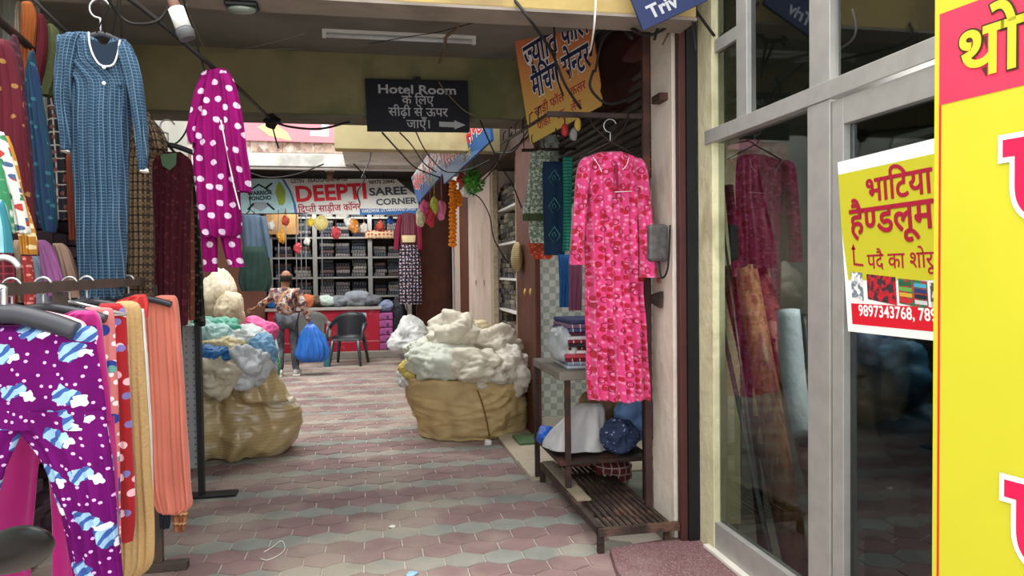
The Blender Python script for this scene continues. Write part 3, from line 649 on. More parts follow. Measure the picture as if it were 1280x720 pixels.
for i, (px, Y, lb, mm, fl_) in enumerate(((62, 2.34, 'thin wire hanger holding the magenta trousers', m_steelw, 0), (92, 2.58, 'dark plastic hanger holding the pink patch trousers', m_hang, 1), (115, 2.83, 'wire hanger over the red star trousers', m_steelw, 0), (140, 3.02, 'grey hanger holding the cream knitted trousers', m_hang, 1), (165, 3.62, 'black hanger holding the coral trousers', m_hang, 1))):
    t_ = (Y-1.93)/2.05; hanger((-.97-.12*t_, Y-.02, zr-.055), .36, lb, m=mm, r=.006 if not fl_ else .008, drop=.05 if Y > 2.5 else .07, flat=bool(fl_), hook=.06)
# --- blue checked nightgown
m_bc = mat('blue_checked_cotton', '2c485f', .85, uv=True, var=.1, vs=5, layers=[('grid', '22394f', .0135, .45), ('grid', '5f7c90', .0135, .17)])
tb = thing('checked_nightgown', 'long blue checked nightgown with white piping at the neck', 'nightgown', (-1.18, 3.5, .9))
b = B()
cloth(b, [(44, 70, 110), (50, 70, 122), (62, 70, 126), (78, 72, 131), (95, 76, 158), (110, 84, 166), (150, 86, 163), (200, 90, 160), (260, 94, 159), (320, 98, 157), (362, 102, 154), (372, 106, 150)], 3.48, thick=.055, folds=6, amp=.014, seed=21, n=60, N=80, wr=.01, cap=(True, False), rag=.01)
cloth(b, [(40, 86, 111, 0), (50, 84, 120, 0), (70, 84, 130, 0), (90, 84, 140, 0)], 3.50, thick=.02, folds=2, amp=.004, seed=26)
cloth(b, [(50, 140, 158), (60, 134, 166), (80, 130, 172), (110, 140, 176)], 3.48, thick=.05, folds=2, amp=.006, seed=22, cap=(True, False))
cloth(b, [(42, 78, 100), (60, 72, 96), (90, 68, 92), (130, 68, 88), (160, 74, 90), (188, 77, 88)], 3.43, thick=.04, folds=2, amp=.008, seed=23, wr=.012)
cloth(b, [(52, 148, 158), (70, 150, 170), (100, 158, 178), (150, 166, 184), (185, 172, 185), (213, 175, 183)], 3.43, thick=.04, folds=2, amp=.008, seed=24, wr=.012)
link('gown_cloth', b, m_bc, tb)
b = B(); nk = [onY(x, y, 3.415) for x, y in ((111, 40), (112, 55), (117, 70), (124, 80), (133, 83), (142, 80), (147, 68), (149, 55), (150, 50))]; tube(b, nk, .0042, 6, 5); link('neck_piping', b, m_white, tb)
b = B(); vs = [b.verts.new(onY(x, y, 3.418)) for x, y in ((112, 48), (117, 70), (124, 79), (133, 82), (142, 79), (147, 66), (149, 50), (130, 56))]; b.faces.new(vs); tag(link('neck_opening', b, mat('dark_blue_lining', '1d2c3c', .9), tb), 'dark inside of the neckline')
for y in (84, 104):
    b = B(); p = onY(130, y, 3.41); lathe(b, (p.x, p.y, p.z), [(.003, -.003), (.008, -.002), (.008, .003), (.003, .004)], 10, 'y'); link('button', b, m_white, tb)
for x0, y0 in ((77, 189), (175, 214)):
    b = B(); cloth(b, [(y0-3, x0, x0+10), (y0+1, x0, x0+10)], 3.425, thick=.042, folds=2, amp=.004, n=4, N=20); link('cuff', b, m_white, tb)
p = onY(128, 42, 3.52); hanger((p.x, 3.5, p.z+.0), .22, 'black plastic hanger in the blue checked nightgown', drop=.06, flat=True, hook=.1)
# --- garments behind it
m_ht = mat('brown_houndstooth', '7f6c50', .9, uv=True, layers=[('grid', '3e3128', .02, .42), ('hs', '6d5844', .04, .3)])
garment('houndstooth_dress', 'brown and tan houndstooth dress behind the blue checked gown', 'dress', [([(140, 172, 186), (160, 160, 196), (190, 160, 203), (205, 160, 190), (300, 158, 193), (400, 158, 192)], 3.9), ([(150, 184, 192), (170, 186, 206), (188, 192, 208)], 3.85)], m_ht, thick=.05, folds=5, amp=.012, seed=31)
m_md = mat('maroon_printed_cotton', '481220', .85, uv=True, layers=[('dots', '642830', 28, .22, .9), ('vs', '4a0f1e', .05, .25)])
tb = thing('maroon_dress', 'long maroon printed dress with green neckline on black hanger', 'dress', (-1.3, 4.35, .8))
b = B(); cloth(b, [(190, 200, 226), (200, 192, 238), (215, 190, 240), (260, 191, 238), (330, 191, 236), (406, 193, 234)], 4.35, thick=.05, folds=6, amp=.012, seed=32, cap=(True, False)); link('dress_cloth', b, m_md, tb)
b = B(); vs = [b.verts.new(onY(x, y, 4.285)) for x, y in ((200, 193), (203, 207), (212, 213), (220, 206), (221, 191))]; b.faces.new(vs); tag(link('neck_lining', b, mat('moss_green_lining', '5d7a5a', .9), tb), 'green lining inside the neckline')
p = onY(210, 188, 4.36); hanger((p.x, 4.36, p.z+.04), .34, 'black hanger in the maroon printed dress', drop=.07, flat=True, hook=.09)
garment('rust_dress', 'rust brown dress at the edge of the maroon one', 'dress', [([(207, 234, 238), (250, 229, 241), (300, 228, 243), (400, 230, 243)], 4.6)], mat('rust_brown_cotton', '7d4030', .85, uv=True, layers=[('dots', '9c6a50', 30, .2, .9)]), thick=.04, folds=3, amp=.008, seed=33)
garment('black_floral_dress', 'black dress with tiny floral print and frilled edge', 'dress', [([(206, 232, 240), (260, 238, 247), (330, 240, 252), (405, 242, 256)], 4.8, dict(rag=.03))], mat('black_floral_cotton', '1b1718', .85, uv=True, layers=[('dots', '5e5048', 30, .24, .9)]), thick=.04, folds=5, amp=.015, seed=34, wr=.02, wf=25)
# --- upper row on the thick rod
b = B(); tube(b, [onX(-30, -5, -1.4), onX(0, 26, -1.4), onX(75, 93, -1.4)], .017, 8); tag(link('garment_rod', b, m_iron), 'thick dark rod slanting over the scarves and dresses', 'rod')
b = B(); tube(b, [onY(10, -22, 3.5), onY(42, 0, 3.5), onY(84, 40, 3.5)], .008, 6); tag(link('scarf_cable', b, m_wire), 'taut black cable carrying the orange, maroon and olive scarves', 'cable')
RG = [('dark_red_dress', 'crimson dress with gold leaf sprigs hanging from the rod', '520d1c', [('dots', '8a6434', 14, .12, .9)], [(50, -4, 9), (70, -10, 18), (120, -10, 28), (180, -8, 33), (240, 6, 38), (278, 14, 42)], 2.9, 'dress'),
 ('plum_dress', 'dark plum dress squeezed beside the crimson one', '3e1524', [('dots', '5a2a38', 30, .2, .9)], [(44, 16, 20), (62, 15, 23), (80, 14, 27), (120, 18, 30), (190, 24, 38), (270, 30, 43), (320, 30, 44)], 3.1, 'dress'),
 ('orange_scarf', 'burnt orange scarf draped over the upper cable', '8a4818', [], [(2, 28, 40), (20, 29, 46), (60, 29, 43), (105, 30, 41)], 3.5, 'scarf'),
 ('maroon_scarf', 'narrow maroon scarf beside the burnt orange one', '5c1620', [], [(18, 48, 54), (40, 47, 59), (70, 45, 58), (105, 43, 52)], 3.55, 'scarf'),
 ('olive_scarf', 'olive green scarf hanging next to the blue checked gown', '4c5230', [('dots', '525832', 30, .25, .9)], [(30, 60, 66), (45, 58, 76), (80, 56, 76), (120, 53, 66)], 3.6, 'scarf'),
 ('teal_dress', 'teal and navy dress with faint vertical pattern', '16364a', [('vs', '1b2f52', .03, .4), ('dots', '2c6068', 22, .16, .9)], [(64, 38, 42), (80, 37, 43), (95, 34, 47), (150, 35, 56), (220, 40, 66), (270, 48, 70), (290, 56, 68)], 3.3, 'dress'),
 ('square_print_dress', 'dark dress printed with rows of white edged squares', '1c1a22', [('grid', '9a948a', .06, .10), ('dots', '6a4038', 20, .2, .8)], [(105, 60, 72), (130, 60, 86), (190, 62, 92), (250, 66, 94), (275, 68, 94)], 3.75, 'dress'),
 ('beige_dress', 'beige pale dress seen behind the crimson dress', 'a5947c', [], [(0, 22, 26), (40, 22, 28), (120, 26, 35), (200, 32, 42), (260, 36, 46)], 3.8, 'dress'),
 ('brick_dress', 'brick brown dress behind the gown sleeve', '7a3c28', [], [(190, 84, 92), (250, 86, 96), (300, 88, 97)], 3.7, 'dress'),
 ('yellow_scarf', 'orange yellow scarf hanging under the floral sleeve', 'b47c2c', [('dots', 'e8d3a0', 25, .2, .8)], [(170, 2, 10), (200, 2, 20), (250, 14, 30), (290, 26, 42), (318, 30, 44)], 2.75, 'scarf'),
 ('white_floral_tunic', 'white tunic sleeve with red and green flowers', 'd8d6cb', [('dots', 'b04038', 16, .2, .9), ('dots', '3f7f56', 18, .2, .9), ('dots', '4b5f86', 20, .16, .9)], [(165, -12, 4), (200, -10, 14), (250, 6, 27), (285, 18, 35), (292, 20, 35)], 2.6, 'tunic'),
 ('green_tunic', 'bright green and white tunic at the rack end', '3a8a5c', [('blot', 'e2e6dc', 8, .55)], [(205, -14, 2), (240, -12, 8), (290, 2, 14)], 2.5, 'tunic'),
 ('blue_tunic', 'turquoise blue tunic below the green one', '36808e', [('vs', '9ccdd2', .03, .2)], [(250, -14, 4), (290, -12, 12), (316, -10, 15)], 2.4, 'tunic'),
 ('lilac_blouse', 'lilac pink blouse hanging behind the low rack', '8c5482', [], [(300, 48, 56), (312, 50, 66), (350, 54, 80), (370, 60, 84)], 3.4, 'blouse'),
 ('beige_blouse', 'plain beige blouse hanging behind the low rack', '957a68', [], [(304, 66, 78), (315, 68, 88), (350, 74, 100), (372, 78, 104)], 3.5, 'blouse'),
 ('grey_blue_blouse', 'pale grey blue blouse behind the wire hangers', '8f9bab', [], [(318, 38, 46), (340, 40, 60), (400, 42, 68)], 3.45, 'blouse'),
 ('coral_red_scarf', 'coral red strip of scarf behind the rack rail', 'a83c3a', [('dots', 'e89a8a', 40, .2, .8)], [(315, 30, 37), (350, 32, 42), (384, 34, 42)], 3.3, 'scarf'),
 ('taupe_curtain', 'taupe cloth strip behind the rack rail', '8e7c66', [], [(300, 18, 30), (350, 18, 31), (378, 19, 30)], 3.35, 'cloth'),
 ('maroon_checked_dress', 'dark maroon checked dress behind the grey clip hanger', '5a1c2a', [('grid', '8a3a40', .03, .2)], [(310, -10, 16), (360, -10, 20), (390, -10, 20)], 3.3, 'dress'),
 ('blue_gingham_cloth', 'blue gingham cloth behind the hangers under the gown', '34527a', [('grid', '9fb6cc', .02, .3)], [(344, 96, 122), (360, 97, 128), (390, 100, 124)], 3.75, 'cloth'),
 ('navy_checked_cloth', 'navy checked cloth between gingham and houndstooth', '1f3550', [('grid', '34527a', .02, .25)], [(340, 122, 142), (365, 122, 146), (400, 124, 148)], 3.8, 'cloth'),
 ('green_dark_dress', 'very dark green dress beside the houndstooth dress', '1b3a36', [], [(330, 140, 158), (370, 142, 162), (410, 144, 164)], 3.95, 'dress')]
for i, (nm, lb, col, lay, rows, Y, cat) in enumerate(RG):
    garment(nm, lb, cat, [(rows, Y)], mat(nm+'_fabric', col, .85, uv=True, var=.1, layers=lay), thick=.035, folds=4, amp=.008, seed=40+i, n=26, N=44)
b = B(); cloth(b, [(-12, 4, 52), (30, 4, 50), (120, 6, 66), (240, 8, 70)], 4.3, thick=.01, folds=9, amp=.02, seed=77); tag(link('plastic_sheet', b, mat('milky_plastic_sheet', 'b8bab0', .4, trans=.4)), 'milky translucent plastic sheet behind the scarves', 'sheet')
b = B(); tube(b, [onY(150, 118, 3.7), onY(178, 140, 3.9), onY(210, 181, 4.35), onY(236, 207, 4.8), onY(262, 214, 5.6)], .008, 6, 4); tag(link('sagging_cable', b, m_wire), 'sagging black cable that carries the houndstooth and maroon dresses', 'cable')
# dim stock behind the clothes: shelves of dark folded cloth on the left wall
t = thing('stock_shelf', 'dark wall shelf of cloth behind the hanging dresses', 'shelf', (-2.0, 4.6, .02))
for z in (.05, .55, 1.05, 1.55, 2.05):
    b = B(); box(b, (-2.09, 3.9, z), (-1.75, 7.6, z+.025)); link('shelf_board', b, m_brown, t)
for y in (3.9, 5.7, 7.58):
    b = B(); box(b, (-2.09, y, 0.), (-1.75, y+.02, 2.3)); link('side_board', b, m_brown, t)
b = B(); rr = random.Random(5)
for z in (.075, .575, 1.075, 1.575):
    for k in range(15):
        for j in range(rr.randint(3, 5)): box(b, (-2.05, 3.98+k*.238, z+j*.075), (-1.78+rr.uniform(-.02, .02), 4.18+k*.238, z+.068+j*.075), .01)
tag(link('folded_stock', b, mat('mixed_dark_stock', '43323c', .9, rnd=.6)), 'dim folded cloth filling the dark wall shelf', 'cloth', kind='stuff')
# --- magenta polka-dot night suit
m_pk = mat('magenta_polka_dot', '86085e', .8, uv=True, var=.16, vs=7, spec=.15, layers=[('dots', 'd9c4d6', 14.5, .205, .7)])
tb = thing('polka_dot_nightsuit', 'magenta night suit with white polka dots hanging from the cable', 'nightsuit', (-.8, 3.75, 1.5))
b = B()
cloth(b, [(86, 264, 282), (92, 252, 288), (110, 246, 292), (150, 240, 296), (190, 240, 299), (240, 244, 300), (275, 247, 302), (290, 250, 301), (296, 256, 298)], 3.72, thick=.06, folds=5, amp=.016, seed=61, n=44, N=72, cap=(True, False), rag=.012, wr=.012)
cloth(b, [(92, 274, 288), (110, 276, 296), (150, 280, 304), (190, 284, 309), (222, 292, 314), (240, 297, 314)], 3.66, thick=.045, folds=3, amp=.01, seed=62)
cloth(b, [(96, 250, 262), (120, 242, 260), (150, 236, 252), (168, 234, 248), (180, 238, 248)], 3.70, thick=.04, folds=2, amp=.008, seed=63)
link('nightshirt', b, m_pk, tb)
b = B(); cloth(b, [(286, 251, 270), (300, 252, 272), (320, 253, 272), (340, 255, 272)], 3.76, thick=.04, folds=3, amp=.008, seed=64)
cloth(b, [(286, 272, 298), (300, 276, 301), (320, 281, 303), (334, 287, 306)], 3.74, thick=.04, folds=3, amp=.008, seed=65); link('pyjama_legs', b, m_pk, tb)
b = B(); tube(b, [onY(x, y, 3.63) for x, y in ((276, 150), (284, 190), (292, 230), (300, 262))], .0035, 5, 4); link('white_piping', b, m_white, tb)
# scooter mirror at the edge of the frame
t = thing('scooter_mirror', 'black rounded back of a scooter mirror at the lower corner', 'mirror', (-.52, .72, 0))
c = onY(16, 690, .85); b = B(); res = bmesh.ops.create_icosphere(b, subdivisions=4, radius=1)
ax = (onY(52, 668, .80)-c); ay = Vector((0, .02, .006)); az = ax.cross(ay).normalized()*.027
for v in res['verts']:
    n = v.co; k = 1; v.co = c+ax*n.x*1.15+Vector((0, .02, 0))*n.y+az*n.z*(1+.12*n.x)
link('mirror_shell', b, mat('glossy_black_shell', '0a0b0c', .35, var=.03, spec=.25), t, smooth=True)
b = B(); tube(b, [c+Vector((-.03, 0, -.01)), c+Vector((-.06, .0, -.10)), Vector((-.56, .75, .95))], .006, 8, 6); link('mirror_stem', b, m_black, t)
b = B(); tube(b, [(-.80, .70, 1.0), (-.66, .75, .95), (-.40, .78, .95), (-.2, .74, .98)], .012, 10, 4); link('handlebar', b, m_black, t)
b = B(); tube(b, [(-.5, .77, .95), (-.5, .9, .4), (-.5, .95, .0)], .025, 10); link('steering_post', b, m_black, t)
# ================================================================== RIGHT SIDE GOODS
# pink nightgown
m_pg_ = mat('pink_heart_print', 'cc3a72', .8, uv=True, var=.1, vs=6, sheen=.2, layers=[('dots', 'd97a9c', 30, .24, .9), ('dots', 'a8102e', 17, .25, .8), ('ring', '8c1230', 13, .16, .24, .9)])
tb = thing('pink_nightgown', 'long hot pink nightgown with red blotch print hanging from the bracket', 'nightgown', (1.33, 4.0, .8))
b = B()
cloth(b, [(190, 750, 777), (193, 742, 784), (200, 728, 800), (214, 724, 806), (250, 727, 805), (300, 730, 802), (380, 731, 805), (450, 733, 809), (488, 734, 812), (500, 736, 811)], 4.05, thick=.06, folds=7, amp=.02, seed=71, n=60, N=90, wr=.012, rag=.02)
cloth(b, [(196, 730, 742), (210, 722, 738), (260, 717, 733), (300, 714, 730), (331, 712, 731)], 3.98, thick=.045, folds=2, amp=.008, seed=72)
cloth(b, [(198, 792, 802), (215, 795, 809), (260, 798, 814), (310, 800, 819), (347, 800, 820)], 3.98, thick=.045, folds=2, amp=.008, seed=73)
link('gown_cloth', b, m_pg_, tb)
b = B(); tube(b, [onY(x, y, 3.965) for x, y in ((741, 196), (748, 206), (752, 215))], .0022, 5, 3); tube(b, [onY(x, y, 3.965) for x, y in ((786, 197), (783, 207), (778, 212))], .0022, 5, 3); tube(b, [onY(x, y, 3.955) for x, y in ((768, 240), (790, 239))], .002, 5)
link('white_piping', b, m_white, tb)
b = B(); vs = [b.verts.new(onY(x, y, 3.97)) for x, y in ((768, 206), (772, 206), (774, 240), (771, 240))]; b.faces.new(vs); link('placket', b, mat('dark_red_trim', '8c1236', .8), tb)
p = onY(763, 186, 4.05); hanger((p.x, 4.05, p.z+.04), .36, 'thin wire hanger holding the pink nightgown', m=m_iron, r=.005, drop=.09, hook=.09)
b = B(); tube(b, [onY(763, 178, 4.04), onY(742, 158, 4.1), onY(738, 148, 4.15)], .004, 5, 3); tube(b, [onY(763, 178, 4.04), onY(780, 160, 4.1), onY(786, 142, 4.16)], .004, 5, 3); tag(link('hanger_tie', b, m_iron), 'bent wire tying the pink gown hanger to the bracket', 'wire')
# cloths beside
def panel(name, label, cat, rows, Y, m, group=None, **k):
    o = dict(thick=.02, folds=3, amp=.008, n=24, N=48); o.update(k); b = B(); cloth(b, rows, Y, **o); return tag(link(name, b, m), label, cat, group)
m_gf = mat('green_floral_towel', '8c9c86', .9, uv=True, layers=[('dots', 'c9cfc2', 26, .36, .6), ('dots', '53684f', 34, .22, .9), ('band', '4b5b38', .52, .64)])
panel('floral_cloth', 'sage green floral cloth with darker green hem beside the wooden post', 'cloth', [(187, 664, 690), (230, 660, 692), (262, 654, 694), (276, 653, 694)], 5.9, m_gf)
panel('floral_cloth', 'short sage green floral cloth hanging under the longer floral one', 'cloth', [(272, 662, 692), (290, 661, 694), (304, 663, 694)], 5.98, m_gf)
m_nv = mat('navy_motif_cotton', '17334f', .85, uv=True, var=.08)
tb = thing('navy_shawl', 'navy shawl with teal diamond motifs and fringed green edge', 'shawl', (1.5, 5.4, 1.7))
b = B(); cloth(b, [(202, 679, 706), (220, 678, 706), (280, 679, 706), (319, 680, 706)], 5.5, thick=.02, folds=2, amp=.005, n=24, N=48); link('shawl_cloth', b, m_nv, tb)
b = B(); cloth(b, [(196, 703, 715), (230, 704, 715), (280, 704, 714), (314, 703, 712)], 5.48, thick=.02, folds=2, amp=.004, n=24, N=40); link('green_edge', b, mat('teal_green_stripes', '2c8f74', .85, uv=True, layers=[('hs', '1a5a50', .025, .35)]), tb)
for y in (223, 258, 294):
    for s, m_ in ((11, 0),):
        b = B()
        pts = [onY(693, y-s, 5.455), onY(693+7, y, 5.455), onY(693, y+s, 5.455), onY(693-7, y, 5.455)]; tube(b, pts+[pts[0]], .0035, 4)
        pts = [onY(693, y-4, 5.455), onY(695, y+1, 5.455), onY(693, y+4, 5.455), onY(690, y-1, 5.455)]; tube(b, pts+[pts[0]], .003, 4); link('diamond_motif', b, mat('teal_thread', '4f9a94', .8), tb)
panel('orange_cloth', 'orange red printed cloth end below the sage floral cloth', 'cloth', [(303, 660, 690), (315, 662, 694), (324, 668, 688)], 6.05, mat('orange_red_cotton', 'b8452c', .85, uv=True, layers=[('dots', 'd88a60', 30, .2, .9)]))
panel('blue_hanging_cloth', 'bright blue cloth strip hanging behind the stacked fabrics', 'cloth', [(318, 698, 712), (350, 699, 712), (384, 699, 711)], 5.4, mat('cobalt_cotton', '1f5a94', .85))
panel('mauve_hanging_cloth', 'mauve cloth strip next to the pink gown', 'cloth', [(312, 712, 728), (350, 711, 728), (388, 711, 727)], 5.3, mat('mauve_cotton', '8a5068', .85))
p1, p2 = onY(652, 188, 5.9), onY(720, 186, 5.9); b = B(); tube(b, [p1, p2], .014, 6); tag(link('hanging_rod', b, m_iron), 'short black rod carrying the floral cloth and shawl', 'rod')
b = B(); tube(b, [p1+Vector((.02, 0, 0)), onY(654, 150, 5.9)], .004, 4); tube(b, [p2-Vector((.1, 0, 0)), onY(706, 148, 4.9)], .004, 4); tag(link('rod_string', b, m_iron), 'thin strings holding up the black rod', 'string')
# trinkets under the orange sign
for i, (x, y, c, lb) in enumerate(((706, 162, 'b02a2e', 'small red hanging trinket under the orange sign'), (717, 168, '8a8a84', 'small silver hanging trinket beside the red one'), (722, 156, 'c7a24a', 'small yellow tassel at the corner of the orange sign'))):
    b = B(); blobpx(b, x, y, 9, 16, 4.5, .03, seed=i+3, sub=2, a2=.2); tag(link('hanging_trinket', b, mat('trinket_'+c, c, .5)), lb, 'trinket')
for i, (x, y) in enumerate(((695, 160), (665, 168), (680, 174))):
    b = B(); p = onY(x, y, 4.9); tube(b, [p, p+Vector((0, 0, -.05)), p+Vector((.03, 0, -.08)), p+Vector((.05, 0, -.04))], .004, 4, 3)
    tag(link('spare_hook', b, m_iron), ['black wire hook hanging nearest the trinkets', 'black wire hook hanging by the wooden post', 'black wire hook in the middle of the slanting rail'][i], 'hook')
# folded fabrics stacked on the table
rr = random.Random(11)
cols = ['b8c4cc', '8a94a8', '7c2030', 'c04858', 'e8e0d8', '6a1c28', '38303c', '8a2836', 'd4ccd0', '5a2c3c', '46507c', '7a5a78', '3c4468']
names = ['pale grey', 'slate', 'dark maroon', 'rose', 'off-white', 'wine red', 'charcoal', 'crimson', 'light lilac', 'plum', 'indigo', 'dusty purple', 'deep navy']
z = .897
for i in range(13):
    h = .022+.006*rr.random(); b = B(); dx, dy = rr.uniform(-.015, .015), rr.uniform(-.015, .015)
    x0, x1, y0, y1 = 1.24+dx, 1.60+dx, 4.58+dy, 4.98+dy
    box(b, (x0, y0, z), (x1, y1, z+h-.001), .008)
    bmesh.ops.subdivide_edges(b, edges=[e for e in b.edges if e.calc_length() > .2], cuts=7, use_grid_fill=True)
    for v in b.verts: v.co += Vector((noise.noise(v.co*7+Vector((i, 0, 0)))*.015, noise.noise(v.co*7+Vector((0, i, 0)))*.015, 0))
    order = ['bottom', 'second', 'third', 'fourth', 'fifth', 'sixth', 'seventh', 'eighth', 'ninth', 'tenth', 'eleventh', 'twelfth', 'topmost'][i]
    tag(link('folded_fabric', b, mat('folded_'+names[i], cols[i], .85, layers=[('vs', 'ded6d2', .05, .12)] if i % 3 else (), var=.15)), names[i]+' folded fabric, '+order+' in the stack on the stand', 'fabric', 'folded fabrics on the stand'); z += h
b = B(); blob(b, (1.26, 4.78, 1.045), (.075, .2, .12), seed=4, a1=.2, a2=.10, f2=2.6, sub=4, floor=.93)
tag(link('plastic_bag', b, mat('clear_white_plastic', 'cdd6d8', .3, var=.1, trans=.3, spec=.6)), 'clear white plastic bag at the edge of the fabric stack', 'bag')
# things on the lower shelf
def sack(name, label, m, c, r, seed, floor, cat='bag', **k):
    o = dict(a1=.25, a2=.12, f1=1.3, f2=2.4, sub=5); o.update(k); b = B(); blob(b, c, r, seed=seed, floor=floor, **o); return tag(link(name, b, m), label, cat)
m_plw = mat('white_polythene', 'c9c8c6', .35, var=.08, trans=.25, spec=.5, bump=.2, bs=12)
tb = None
b = B(); P_ = [(681, 556), (740, 505), (748, 505), (753, 562), (752, 566), (683, 562)]
cloth(b, [(504, 726, 752, 0), (512, 716, 757, 0), (530, 700, 758, 0), (550, 684, 760, 0), (560, 680, 762, 0)], 4.72, ratio=.55, folds=3, amp=.008, wr=.02, wf=7, seed=81, n=30, N=60, cap=(True, True)); tag(link('polythene_sack', b, m_plw), 'wide white polythene sack on the lower shelf of the stand', 'sack')
c = onY(688, 548, 4.98); sack('blue_plastic_bag', 'small bright blue bag end at the shelf corner by the white sack', mat('bright_blue_plastic', '1c5fc4', .4, spec=.5), (c.x-.03, c.y, .39), (.07, .09, .06), 5, .327, sub=4)
c = onY(772, 543, 4.66); sack('navy_floral_bag', 'navy floral cloth bundle between the white sack and denim-blue cloth', mat('navy_floral_print', '34405e', .8, layers=[('dots', '9aa8c8', 30, .22, .9)]), (c.x, 4.66, c.z), (.12, .12, .11), 6, .327)
c = onY(796, 522, 4.8); sack('denim_blue_bundle', 'pale denim-blue cloth bundle next to the steel post', mat('denim_blue_cloth', '6f8fc0', .8, var=.15), (c.x, 4.8, c.z+.01), (.13, .12, .17), 7, .327)
c = onY(752, 512, 5.08); sack('brown_cloth_bundle', 'tan brown cloth bundle behind the white sack on the shelf', mat('tan_knit_cloth', '9c7c5c', .9, bump=.4), (c.x, 5.08, c.z), (.16, .1, .13), 8, .327, sub=4)
c = onY(790, 588, 4.9); sack('red_plaid_bag', 'dark red plaid bag lying on the stone under the stand', mat('red_plaid_plastic', '6c2a2c', .5, layers=[('grid', 'b8a89c', .05, .15)]), (1.64, 4.95, .13), (.15, .14, .09), 9, .022, sub=4)
c = onY(730, 588, 5.0); b = B(); box(b, (1.42, 5.0, .148), (1.58, 5.15, .27), .01); tag(link('brown_carton', b, mat('rusty_brown_carton', '8a5838', .8, var=.25, vs=8)), 'small rusty brown carton under the lower shelf', 'carton')
b = B(); box(b, (1.24, 6.2, .031), (1.9, 6.53, .05)); tag(link('green_mat', b, mat('green_foot_mat', '55704c', .95, bump=.5, bs=80)), 'green doormat in front of the check-tiled wall', 'mat')
# hat / basket on post, and stickers
c = onX(650, 320, 1.42); b = B(); blob(b, (c.x-.03, c.y, c.z), (.05, .12, .14), seed=3, a1=.15, a2=.06, sub=4); tag(link('straw_hat', b, mat('straw_weave', 'a8946c', .9, layers=[('hs', '86744e', .02, .4)])), 'crushed beige hat hanging on the brown wooden post', 'hat')
b = B()
for dx in (-3.5, 3.5):
    c = onX(660+dx, 365, 1.436); tube(b, [c+Vector((0, 0, .035)), c+Vector((-.002, 0, .0)), c+Vector((0, 0, -.04))], [.006, .018, .006], 6, 0)
tag(link('footprint_stickers', b, mat('gold_sticker', 'c9a25a', .6)), 'pair of golden footprint stickers on the brown post', 'sticker')
# ---- shelves of the side shop beyond the post
t = thing('fabric_shelf', 'tall open shelf of folded cloth between white pier and wooden post', 'shelf', (1.6, 8.3, 0))
y0, y1 = onX(646, 340, 1.55).y+.05, onX(618, 340, 1.55).y-.02
for py in (262, 306, 350, 389, 430):
    z = onX(632, py, 1.56).z; b = B(); box(b, (1.55, y0, z), (1.95, y1, z+.025)); link('shelf_board', b, m_white, t)
b = B(); box(b, (1.97, y0, 0), (1.99, y1, 2.8)); link('back_board', b, mat('tan_board', '9c8058', .8), t)
for y in (y0-.02, y1):
    b = B(); box(b, (1.55, y, 0), (1.97, y+.02, 2.8)); link('side_board', b, mat('cream_painted_board', 'b5a586', .8, var=.15), t)
pf = None; rr = random.Random(4)
fcols = ['4c4a48', '6a655c', '3a3c40', '8a8270', '54504a', '736a52', '2e2c2c', '9a927c']
fm = [mat('stock_cloth_'+c, c, .85, var=.2, vs=14, layers=[('vs', 'a9a498', .07, .1)]) for c in fcols]
def fold_mesh(lx, ly, lz, seed):
    b = B(); box(b, (-lx/2, -ly/2, 0), (lx/2, ly/2, lz), .012)
    for v in b.verts: v.co += Vector((noise.noise(v.co*9+Vector((seed, 0, 0)))*.02, noise.noise(v.co*9+Vector((0, seed, 0)))*.02, 0))
    me = bpy.data.meshes.new('folded_cloth'); b.to_mesh(me); b.free(); return me
sm = [[(lambda me, m_: (me.materials.append(m_), me)[1])(fold_mesh(.34, .26, .055, s+k*3), m_) for s in range(2)] for k, m_ in enumerate(fm)]
for py in (306, 350, 389, 430, 262):
    z0 = onX(632, py, 1.56).z+.026
    for k in range(int((y1-y0)/.30)):
        z = z0
        for j in range(rr.randint(4, 6)):
            me = rr.choice(rr.choice(sm)); o = bpy.data.objects.new('folded_cloth', me); COL.objects.link(o); o.location = (1.76+rr.uniform(-.02, .01), y0+.16+k*.3, z); o.rotation_euler = (0, 0, rr.uniform(-.06, .06)); z += .058
            tag(o, 'muted folded cloth on the '+{262: 'topmost', 306: 'second', 350: 'third', 389: 'fourth', 430: 'lowest'}[py]+' board of the narrow side shelf', 'cloth', 'folded cloths on the '+{262: 'topmost', 306: 'second', 350: 'third', 389: 'fourth', 430: 'lowest'}[py]+' side shelf board')
# ================================================================== THINGS BEHIND THE GLASS
def roll(name, label, p0, p1, r, m, cat='roll'):
    b = B(); tube(b, [p0, p1], r, 18); 
    d = (Vector(p1)-Vector(p0)).normalized(); q = Vector(p1); tube(b, [q, q+d*.004], r*.5, 14); return tag(link(name, b, m), label, cat)
def W(px, py, X): return onX(px, py, X)
m_wp = mat('wood_print_vinyl', 'a87850', .4, var=.12, vs=3, layers=[('blot', '7d5238', 9, .52, (3, 3, .4)), ('blot', 'b08a66', 14, .60, (3, 3, .3))], spec=.5)
m_ws = mat('patchwork_print_vinyl', 'a98563', .45, var=.1, layers=[('cell', '7a5338', 16., .5), ('cell', 'c9ae88', 15., .72)], spec=.5)
m_wr = mat('red_patchwork_vinyl', '8a4a48', .45, var=.1, layers=[('cell', 'b0807a', 13., .55), ('cell', '5e2c30', 14., .7)], spec=.5)
roll('vinyl_roll', 'brown wood-grain vinyl roll leaning inside the shop window', (1.95, 3.10, .05), W(932, 335, 1.97), .06, m_wp)
roll('vinyl_roll', 'brown and beige patchwork vinyl roll beside the wood-grain one', (2.0, 3.24, .05), W(909, 335, 2.0), .042, m_ws)
